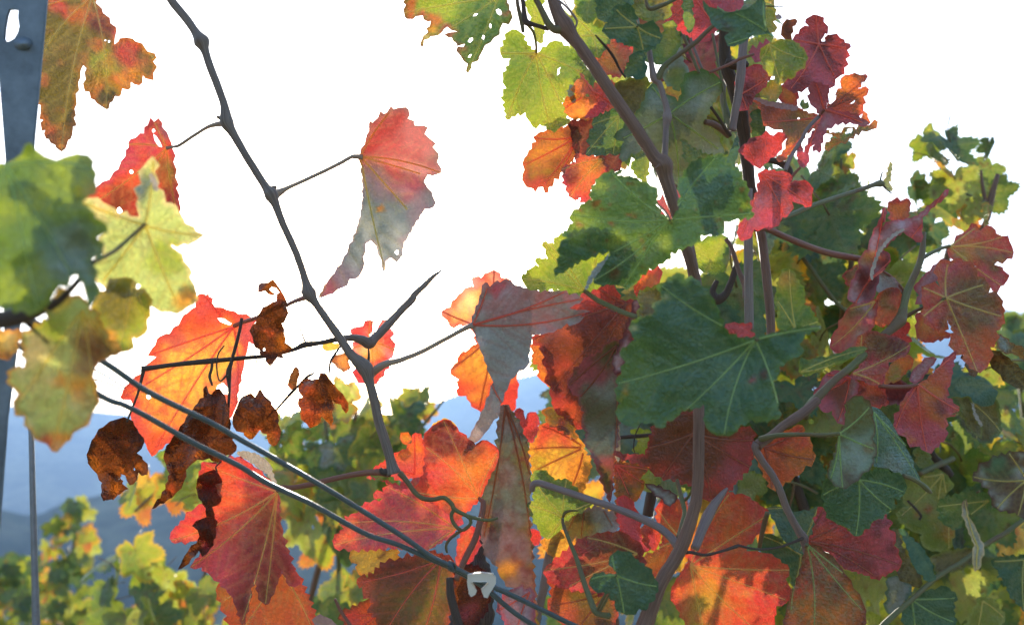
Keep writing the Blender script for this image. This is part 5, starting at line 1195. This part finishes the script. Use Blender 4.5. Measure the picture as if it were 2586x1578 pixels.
# ---- lower right
leaf(v_low, 'B4', '690,1370 742,1340 800,1362 842,1400 852,1481 867,1521 852,1631 882,1701 850,1812 792,1862 722,1931 650,1967 580,1931 545,1891 560,1821 602,1721 612,1651 632,1591 662,1541 682,1451', '626,1598', '650,1960 830,1420 860,1700 570,1900', 0.655, 'G', ('N', 8), '800,1700,120,U 700,1850,130,U 730,1500,100,V 850,1700,30,T 700,1900,60,N', vein='g', step=26, amp=4, g=(0.4, 0.05), bow=3, mat=M_UN,
     pet='626,1598,28 520,1608,28 400,1604,30 250,1606,34 150,1620,40 90,1636,46', pd=0.70, pm=S_GREEN, mot=[('N', 20, 0.72, 2)])
leaf(v_low, 'C4', '848,20 900,38 992,150 1032,222 1072,270 1097,330 1132,430 1182,545 1140,520 1080,492 960,440 862,430 850,300 850,160', '860,60', '1180,540 1080,290 880,400', 0.69, 'B', None, '1000,420,90,U', vein='g', step=40, amp=3, g=(0.4, 0.1), bow=6, fold=[(850, 60, 1100, 500, 0.5, None)])
cane(v_low, 'C4', '1060,490,30 1120,510,34 1180,545,34 1220,580,36 1250,608,20', 0.68, 0.69, S_GREEN)
leaf(v_low, 'C4', '508,602 545,500 600,560 700,552 800,470 900,440 1062,500 1072,610 1000,642 980,722 900,782 850,802 800,852 765,900 730,902 700,850 660,832 592,802 540,742', '760,520', '740,895 980,720 520,620 1060,600', 0.675, 'D', ('G', 8), '', vein='g', step=26, amp=6, g=(0.1, 0.1), bow=3)
leaf(v_low, 'C4', '470,760 508,700 560,770 640,830 730,900 800,850 900,758 952,730 950,780 992,812 962,852 1012,892 1000,962 1028,1022 1042,1112 962,1152 880,1192 780,1152 700,1132 640,1102 560,1012 412,942 450,890', '412,935', '945,740 1040,1100 880,1180 520,720', 0.725, 'C', ('R', 8), '700,950,160,R 850,1000,120,C 560,900,90,O 750,1060,90,M 600,800,60,R', vein='d', step=24, amp=5, g=(0.1, 0.1), bow=2, mot=[('M', 30, 0.64, 2)])
leaf(v_low, 'C4', '408,950 470,960 520,1002 602,1060 662,1150 722,1250 782,1332 807,1432 790,1600 240,1600 258,1450 290,1330 330,1230 370,1100 390,1022', '408,955', '450,1580 780,1400 300,1420 650,1150', 0.70, 'O', ('N', 18), '480,1050,80,R 600,1300,80,N 450,1400,140,A 700,1350,110,A 620,1450,100,A 380,1250,80,R', vein='g', step=30, amp=4, g=(0.15, 0.1), bow=2, mot=[('N', 60, 0.56, 1.5), ('V', 30, 0.6, 1.2)], pet='408,958,26 405,990,26', pd=0.71, pm=S_GREEN)
leaf(v_low, 'C4', '1060,640 1080,590 1150,520 1180,500 1252,470 1310,450 1380,520 1392,580 1362,602 1300,650 1280,722 1332,800 1412,850 1392,920 1370,992 1320,1012 1290,1000 1262,1005 1190,962 1190,890 1100,852 1030,790 1030,730 1090,700', '1330,480', '1370,980 1050,760 1200,500 1300,650', 0.98, 'L', ('P', 12), '1380,870,60,A 1190,740,24,O 1200,600,80,P', vein='y', step=22, amp=5, mot=[('Y', 40, 0.6, 1)])
leaf(v_low, 'C4', '1130,320 1160,295 1240,340 1262,420 1200,440 1160,420', '1240,350', '1150,420', 1.0, 'L', ('P', 8), '1145,340,20,A', step=20, amp=4)
cane(v_low, 'C4', '1090,660,16 1140,710,18 1180,760,18 1170,790,16', 0.95, 0.95, S_DARK, name='twig')
leaf(v_low, 'C4', '1290,692 1340,642 1480,602 1642,610 1652,700 1560,732 1480,762 1440,850 1380,842 1320,802', '1640,660', '1300,700 1400,840', 0.92, 'G', None, '1380,720,50,L', step=22, amp=5)
leaf(v_low, 'C4', '1530,500 1560,460 1600,400 1640,390 1702,360 1802,328 1900,340 1960,400 1980,760 1880,782 1820,742 1700,722 1660,650 1640,580', '1900,520', '1540,500 1700,710 1780,340 1840,760', 0.90, 'U', ('N', 10), '1750,550,90,N 1830,680,60,N 1700,450,80,G', vein='y', step=22, amp=5, mat=M_UN, mot=[('N', 30, 0.58, 3)])
leaf(v_low, 'C4', '1240,1042 1350,1000 1500,980 1562,1000 1542,1082 1440,1132 1300,1160', '1550,1000', '1250,1060', 0.93, 'V', ('L', 10), '', step=24, amp=4)
leaf(v_low, 'C4', '1100,1322 1200,1280 1352,1238 1422,1300 1402,1400 1422,1482 1300,1600 1100,1600 1050,1450', '1120,1330', '1410,1320 1400,1480 1150,1570', 0.90, 'D', None, '', vein='g', step=22, amp=5)
leaf(v_low, 'C4', '1030,850 1060,850 1100,900 1180,970 1242,1060 1282,1192 1240,1212 1150,1132 1110,1052 1080,960', '1050,860', '1270,1190', 0.86, 'B', None, '', vein='g', step=24, amp=4, mat=M_UN)
leaf(v_low, 'C4', '980,850 1030,850 1050,960 1110,1090 1182,1172 1172,1252 1100,1222 1030,1182 1040,1050', '1020,860', '1160,1240', 0.89, 'V', None, '', step=24, amp=4)
leaf(v_low, 'C4', '960,1180 1050,1170 1120,1240 1080,1380 1000,1440 940,1400', '1040,1180', '960,1410', 0.92, 'U', ('B', 10), '', step=22, amp=4)
leaf(v_low, 'C4', '1655,1060 1760,1040 1900,1030 1960,1200 1900,1430 1780,1290 1740,1200', '1880,1060', '1680,1070 1880,1400', 0.95, 'D', None, '', step=24, amp=4)
leaf(v_low, 'C4', '1440,1600 1530,1420 1580,1310 1682,1342 1752,1440 1700,1600', '1600,1340', '1560,1580 1740,1450', 0.96, 'L', ('P', 10), '', step=22, amp=5)
leaf(v_low, 'C4', '780,1440 860,1420 930,1480 900,1600 790,1600', '800,1450', '900,1560', 0.93, 'L', None, '', step=22, amp=5)
leaf(v_low, 'C4', '1400,60 1500,-20 1700,-20 1722,100 1722,200 1640,272 1560,245 1480,180', '1520,-10', '1560,240 1720,190 1420,80', 0.93, 'V', ('G', 12), '', step=22, amp=4)
leaf(v_low, 'C4', '1380,-40 1520,-40 1540,60 1600,180 1592,240 1540,210 1480,120', '1440,-30', '1580,230', 0.90, 'V', ('L', 6), '1420,0,60,G', step=30, amp=3, extra=[dict(outline='1520,-10 1532,-12 1550,60 1600,150 1590,160 1545,90', base='X', d=0.895)])
leaf(v_low, 'C4', '1410,-130 1480,-180 1640,-150 1700,-60 1640,20 1560,0 1480,-20', '1660,-120', '1420,-120', 0.92, 'B', None, '', step=24, amp=4)
leaf(v_low, 'C4', '1460,740 1470,660 1490,650 1500,760 1560,860 1610,980 1580,1120 1545,1140 1530,1040 1545,960 1500,860', '1570,980', '1480,660 1560,1120', 0.87, 'U', ('K', 8), '1480,680,30,N', step=30, amp=3, mat=M_UN, bow=10)
cane(v_low, 'C4', '880,1560,44 940,1490,40 1020,1415,38 1100,1345,36 1200,1255,34 1300,1170,34 1380,1120,34 1450,1082,34 1520,1030,32 1600,970,32 1680,920,30 1760,875,32 1880,785,28 2000,700,26', 0.86, 0.95, S_GREEN, n=5)
cane(v_low, 'C4', '1170,480,40 1240,445,40 1320,410,42 1400,375,36', 0.97, 1.0, S_GREEN)
cane(v_low, 'C4', '310,480,60 350,600,70 390,720,76 430,900,80', 1.0, 1.0, S_DARK)
cane(v_low, 'C4', '1240,300,40 1280,380,56 1340,440,70 1390,490,40', 1.02, 1.02, S_DARK, rough=0.2)
cane(v_low, 'C4', '320,540,18 310,620,18 290,700,16', 0.95, 0.95, S_GREEN, name='twig')
cane(v_low, 'C4', '250,520,16 380,560,18 480,610,16', 0.93, 0.93, S_GREEN, name='twig')
cane(v_low, 'C4', '140,740,34 110,850,34 85,980,30', 0.77, 0.78, S_GREEN)
leaf(v_low, 'C4', '130,710 220,700 320,740 420,730 500,700 480,780 440,890 380,1020 300,980 230,900 190,800', '480,720', '140,715 360,1000', 0.85, 'B', None, '', step=26, amp=3, bow=4)
leaf(v_low, 'C4', '110,880 200,900 300,980 380,1020 380,1140 320,1250 280,1130 180,1050 90,1000', '370,1030', '110,900 330,1230', 0.87, 'D', ('G', 8), '', step=24, amp=4)
leaf(v_low, 'C4', '-60,480 20,460 110,490 140,600 60,620 20,680 -60,640', '100,510', '-40,620', 0.93, 'P', ('L', 10), '60,560,60,L', step=24, amp=4)

# ------------------------------------------------------------------ vines farther back: template leaves, copied


def vine_outline(rng, n=44):
    lobes = [(90, 1.0, 30), (32, 0.90, 27), (148, 0.90, 27), (-22, 0.70, 27), (202, 0.70, 27)]

    def rad(a):
        r = 0.0
        for (c, l, w) in lobes:
            dlt = abs((a - c + 180) % 360 - 180)
            if dlt < w * 1.8:
                r = max(r, l * (1 - 0.36 * min(1, dlt / w) ** 1.5))
        d0 = abs((a + 90 + 180) % 360 - 180)
        if d0 < 40:
            r = min(r if r else 1, 0.05 + 0.58 * (d0 / 40) ** 0.8)
        return max(r, 0.05), d0
    out = []
    for i in range(n):
        a = -90 + 360 * (i + 0.5) / n
        r, d0 = rad(a)
        out.append((a, r))
        if d0 > 24:
            a2 = a + 360 / n * rng.uniform(0.4, 0.65)
            r2, _ = rad(a2)
            out.append((a2, r2 * rng.uniform(1.07, 1.17)))
    return np.array([(r * math.cos(R(a)), -r * math.sin(R(a))) for a, r in out])


def template(base, edge, spots, seed, curl, mat, hole=False):
    """a whole leaf about 1 unit in radius, tip down -Z, facing -Y, stalk at origin; returned as mesh"""
    rng = np.random.RandomState(seed)
    poly = vine_outline(rng) * 120.0            # px-like units for the shared blade builder
    poly[:, 1] *= -1
    poly[:, 0] *= rng.uniform(0.88, 1.12)
    ang = [90, 32, 148, -22, 202]
    tips = [(110 * math.cos(R(a)) * (1 if i == 0 else .85), 110 * math.sin(R(a)) * (1 if i == 0 else .85)) for i, a in enumerate(ang)]
    hl = [np.array([(45 + 7 * math.cos(t), 30 + 9 * math.sin(t)) for t in np.linspace(0, 6.28, 8)[:-1]])] if hole else []

    def to3(x, y, D):
        return np.stack([x / 120.0, D, -y / 120.0], 1)
    p = blade(poly, (0, 0), tips, 1.0, base, edge, spots, h=11.0, amp=0, g=(0, 0), bow=curl[0], along=curl[1], puff=0.04, wav=curl[2] * 0.55, wl_=90.0,
              seed=seed, to3d=to3, unit=120.0, holes=hl, mot=[('N', 20, 0.74, 2)], vw=1.0)
    V, F, a, b, uv, D = p
    V = V.copy(); V[:, 1] -= D[np.argmin(np.hypot(V[:, 0], V[:, 2]))]
    # stalk
    st = tube([(0, 0, 0), (0, 0.10, 0.18), (0.04, 0.3, 0.42), (0.06, 0.6, 0.6)], [0.022, 0.018, 0.017, 0.02], 5, 0)
    sv, sf, su = st
    o_ = len(V)
    V = np.concatenate([V, np.array(sv)])
    tri = []
    for f in sf:
        for i in range(1, len(f) - 1):
            tri.append((f[0] + o_, f[i] + o_, f[i + 1] + o_))
    F = np.concatenate([F, np.array(tri)])
    k_ = len(sv)
    a = np.concatenate([a, np.tile((0.22, 0.14, 0.07), (k_, 1))]); b = np.concatenate([b, np.tile((0.05, 0.04, 0.01), (k_, 1))])
    uv = np.concatenate([uv * 0.07, np.zeros((k_, 2))])
    return finish_blade('leaf', [(V, F, a, b, uv)], mat, None)


TM = {}
def tm(key, *a, **k):
    TM.setdefault(key, []).append(template(*a, **k))
tm('G', 'G', ('L', 6), [(30, 40, 50, 'G')], 101, (0.25, 0.1, 0.12), M_UP)
tm('G', 'G', ('G', 6), [], 102, (-0.3, 0.2, 0.16), M_UP, hole=True)
tm('G', 'D', ('G', 6), [], 103, (0.5, 0.25, 0.2), M_UP)
tm('G', 'B', None, [], 104, (0.35, -0.15, 0.15), M_UN)
tm('L', 'L', ('Y', 7), [(-40, 30, 40, 'G')], 105, (0.3, 0.2, 0.15), M_UP)
tm('L', 'L', ('P', 7), [(40, 60, 40, 'P')], 106, (-0.2, 0.2, 0.18), M_UP, hole=True)
tm('L', 'L', ('A', 6), [(0, 90, 30, 'O')], 107, (0.5, 0.0, 0.2), M_UP)
tm('B', 'B', None, [(30, 40, 40, 'U')], 115, (0.4, 0.1, 0.15), M_UN)
tm('U', 'U', ('G', 6), [(30, 30, 40, 'G')], 108, (-0.4, 0.1, 0.2), M_UN)
tm('V', 'V', ('L', 8), [(30, 40, 40, 'L')], 113, (0.3, 0.2, 0.15), M_UP)
tm('L', 'L', ('G', 7), [(-30, 40, 50, 'G')], 114, (0.3, 0.1, 0.15), M_UP)
tm('Y', 'Y', ('A', 8), [(20, 60, 40, 'L')], 109, (0.4, 0.2, 0.25), M_UP)
tm('O', 'O', ('R', 9), [(20, 60, 40, 'A')], 110, (0.4, 0.3, 0.25), M_UP)
tm('C', 'C', ('M', 9), [(20, 60, 40, 'R')], 111, (0.5, 0.3, 0.25), M_UP)
tm('N', 'V', ('T', 10), [(20, 60, 40, 'N')], 112, (0.8, 0.3, 0.4), M_DRY)


def back_vine(label, region, d0, d1, n, size, mix, canes, seed, dens=None, cat='grapevine', group=None, stemw=1.0):
    rng = np.random.RandomState(seed)
    poly = np.array(region, float)
    c = poly.mean(0)
    base = P(c[0], poly[:, 1].max() + 60, (d0 + d1) / 2)
    v = thing('grapevine', label, cat, base, group)
    tb = []
    for (s, da, db) in canes:
        a = np.array([[float(q) for q in p_.split(',')] for p_ in s.split()])
        cc = catmull(a, 5)
        t = np.linspace(0, 1, len(cc)); dd = da + (db - da) * t
        path = [P(x, y, d_) for (x, y, w), d_ in zip(cc, dd)]
        tb.append(tube(path, np.maximum(cc[:, 2], 1) / 2 / FPX * dd * stemw, 8, 0.1))
    for t_ in tb:
        stem_obj('cane', [t_], S_BROWN if rng.rand() < 0.6 else S_GREEN, v)
    x0, y0 = poly.min(0); x1, y1 = poly.max(0)
    placed = []
    keys = list(mix.keys()); w = np.array([mix[k] for k in keys], float); w /= w.sum()
    tries = 0
    while len(placed) < n and tries < n * 80:
        tries += 1
        x = rng.uniform(x0, x1); y = rng.uniform(y0, y1)
        if not pip(np.array([x]), np.array([y]), poly)[0]:
            continue
        d = d0 + (d1 - d0) * rng.rand()
        sz = rng.uniform(*size)
        rpx = sz / d * FPX
        if any((x - a) ** 2 + (y - b) ** 2 < (0.62 * min(rpx, q)) ** 2 and abs(d - e) < 0.2 for a, b, q, e in placed):
            continue
        placed.append((x, y, rpx, d))
        key = keys[rng.choice(len(keys), p=w)]
        me = TM[key][rng.randint(len(TM[key]))]
        o = bpy.data.objects.new('leaf', me); COL.objects.link(o)
        o.parent = v
        pos = P(x, y - rpx * 0.35, d)
        o.location = pos - base
        yaw = rng.normal(0, 0.62); pit = rng.normal(-0.15, 0.40); rol = rng.normal(0, 0.6)
        if rng.rand() < 0.3:
            yaw += math.pi
        o.rotation_euler = (pit, rol, yaw)
        o.rotation_mode = 'XYZ'
        o.scale = (sz, sz, sz)
    return v


# right: the next vine in the row, dense and green
back_vine('dense green grapevine behind the crimson leaves, right of the brown canes',
          [(1900, 560), (1960, 500), (2060, 500), (2150, 520), (2220, 560), (2260, 720), (2280, 950), (2250, 1150), (2100, 1300), (1930, 1240), (1880, 1000), (1780, 760)],
          0.98, 1.16, 80, (0.034, 0.058), {'G': 3.4, 'L': 6, 'B': .6, 'U': .4, 'Y': .2},
          [('1950,1300,26 1990,1000,24 2000,800,22 2010,560,16', 1.2, 1.15), ('2150,1250,20 2120,900,18 2160,600,12', 1.1, 1.1), ('1940,530,12 2020,640,12 2100,750,10 2140,790,8', 1.0, 1.0)], 21)
back_vine('green and yellow grapevine with pale top shoots rising against the sky at far right',
          [(2330, 370), (2420, 340), (2500, 370), (2540, 440), (2490, 560), (2450, 680), (2330, 760), (2220, 700), (2200, 560), (2300, 480), (2340, 430)],
          1.05, 1.2, 26, (0.018, 0.040), {'G': 3.5, 'L': 5, 'Y': .4, 'N': .2},
          [('2250,2300,40 2270,1400,28 2300,900,22 2360,760,20 2400,620,18', 1.2, 1.15), ('2440,640,14 2490,560,14 2500,510,18 2520,440,10', 1.1, 1.1), ('2490,520,12 2480,460,8 2478,430,6', 1.1, 1.1),
           ('2500,515,10 2440,490,6', 1.1, 1.1)], 22)
back_vine('sparse upright grapevine shoots with small leaves between the olive cane and crimson leaf',
          [(2060, 470), (2080, 420), (2110, 370), (2150, 400), (2130, 470), (2120, 520)], 1.05, 1.15, 8, (0.018, 0.032), {'G': 3, 'L': 3},
          [('2110,640,9 2118,500,8 2125,400,6', 1.1, 1.1), ('2100,480,7 2085,430,5', 1.1, 1.1)], 25)
back_vine('shaded dark green grapevine filling the lower right corner behind the cane',
          [(2180, 930), (2320, 980), (2400, 960), (2500, 960), (2560, 1080), (2620, 1200), (2640, 1640), (1980, 1640), (1960, 1400), (2080, 1300)],
          1.02, 1.22, 84, (0.040, 0.066), {'G': 4, 'L': 6, 'V': .6, 'U': .5, 'Y': .3},
          [('2400,1640,30 2440,1400,26 2420,1200,22 2460,1000,16', 1.3, 1.25), ('2560,1640,24 2560,1350,20 2620,1150,16', 1.2, 1.2), ('2250,1600,22 2300,1300,18 2280,1080,14', 1.25, 1.2)], 23)
back_vine('small green grapevine tops with orange tips in front of the blue mountain at right edge',
          [(2500, 860), (2560, 800), (2600, 850), (2640, 1060), (2560, 1120), (2500, 1080)], 1.5, 1.8, 16, (0.036, 0.056), {'G': 4, 'L': 2, 'O': .6},
          [('2630,2300,26 2610,1500,20 2600,1200,16 2580,1000,12 2560,840,8', 1.6, 1.6)], 24)
# centre
back_vine('green grapevine behind the wires below the bare shoot, under brown hanging leaves',
          [(700, 1090), (740, 1060), (800, 1050), (860, 1010), (920, 1020), (1000, 1060), (1030, 1110), (990, 1180), (985, 1260), (930, 1330), (870, 1420), (800, 1400), (730, 1330), (700, 1220)],
          1.35, 1.5, 36, (0.034, 0.058), {'G': 3, 'L': 5, 'U': 1, 'B': .8},
          [('760,1620,16 800,1450,16 860,1250,14 900,1040,10', 1.5, 1.45), ('860,1620,14 850,1300,12 820,1060,8', 1.4, 1.4), ('1010,1250,10 1040,1120,10 1120,1010,6', 1.4, 1.4)], 31)
back_vine('thin grapevine shoot tips with small leaves beside the pale mountain ridge at centre',
          [(990, 1030), (1030, 1005), (1080, 1000), (1092, 1040), (1040, 1060)], 1.4, 1.6, 6, (0.022, 0.036), {'L': 3, 'G': 2},
          [('960,1090,8 1010,1050,7 1050,1010,5', 1.5, 1.5)], 32)
back_vine('low green grapevine at bottom centre left of the dark trunk',
          [(820, 1500), (880, 1470), (950, 1480), (960, 1560), (900, 1620), (780, 1600)], 1.3, 1.6, 12, (0.036, 0.056), {'L': 3, 'G': 3},
          [('860,1640,12 880,1540,10 900,1480,8', 1.5, 1.5)], 33)
# centre gaps of the main vine, seen through it, plus an added vine for shade
back_vine('green grapevine seen through the gaps behind the red leaves at bottom centre right',
          [(1340, 1250), (1480, 1180), (1640, 1080), (1760, 1150), (1950, 1180), (1960, 1620), (1340, 1620)], 1.0, 1.4, 22, (0.040, 0.060), {'G': 3, 'L': 4, 'Y': 1, 'O': 1},
          [('1560,1620,20 1540,1400,18 1580,1200,14', 1.2, 1.2)], 34)
back_vine('mostly unseen green grapevine added for shade close behind the largest dark green leaf',  # added behind the front leaves, mostly unseen, to cast shade on them
          [(1410, 820), (1500, 700), (1640, 720), (1800, 800), (1880, 950), (1860, 1200), (1660, 1230), (1650, 1060), (1570, 1040), (1540, 1180), (1420, 1200), (1425, 1000)], 0.93, 1.25, 46, (0.045, 0.064), {'G': 4, 'L': 1, 'V': 1, 'B': 1},
          [('1700,1300,18 1690,1050,16 1660,800,12', 1.05, 1.05)], 36)
back_vine('mixed green and amber grapevine behind the thick brown cane near the top',
          [(1330, -60), (1900, -60), (1900, 330), (1860, 520), (1700, 420), (1520, 420), (1480, 300), (1400, 60)], 0.86, 1.1, 36, (0.034, 0.055), {'G': 4, 'L': 3, 'O': .5, 'C': .5},
          [('1700,560,18 1720,300,16 1700,-40,12', 0.95, 0.95), ('1860,500,14 1830,200,12 1850,-40,10', 0.9, 0.9)], 35)
# lower left
back_vine('sunlit yellow green grapevine at lower left below the red hanging leaf',
          [(250, 1450), (330, 1410), (400, 1430), (440, 1470), (520, 1500), (560, 1560), (580, 1640), (240, 1640)], 1.55, 1.75, 30, (0.030, 0.066), {'L': 6, 'G': 3, 'U': .4},
          [('330,1640,14 370,1500,12 400,1390,8', 1.7, 1.7), ('480,1640,14 500,1500,10 520,1440,8', 1.7, 1.7)], 41)
back_vine('yellow and green grapevine leaves hanging behind the brown withered ones at left',
          [(340, 1190), (420, 1200), (500, 1110), (540, 1150), (560, 1240), (480, 1290), (400, 1270), (330, 1290)], 1.3, 1.6, 13, (0.030, 0.048), {'L': 5, 'Y': 1},
          [('340,1290,6 420,1230,6 500,1260,6 560,1330,6', 1.5, 1.5)], 42)
back_vine('slender upright grapevine with yellowing leaves beside the thin metal rod',
          [(110, 1340), (180, 1280), (220, 1275), (240, 1330), (230, 1400), (220, 1480), (240, 1640), (70, 1640), (100, 1500)], 2.7, 2.9, 62, (0.026, 0.044), {'L': 6, 'G': 3.5, 'Y': .6, 'O': .4},
          [('150,1640,12 165,1480,12 200,1330,8', 2.9, 2.9), ('190,1640,10 200,1500,10 170,1380,6', 2.9, 2.9)], 43)
back_vine('dense distant grapevine in the bottom left corner left of the rod',
          [(-40, 1450), (40, 1410), (100, 1440), (110, 1640), (-60, 1640)], 2.9, 3.2, 70, (0.032, 0.050), {'L': 5.5, 'G': 4, 'Y': .6, 'U': .6},
          [('20,1640,12 40,1500,10 50,1430,6', 3.1, 3.1)], 44)
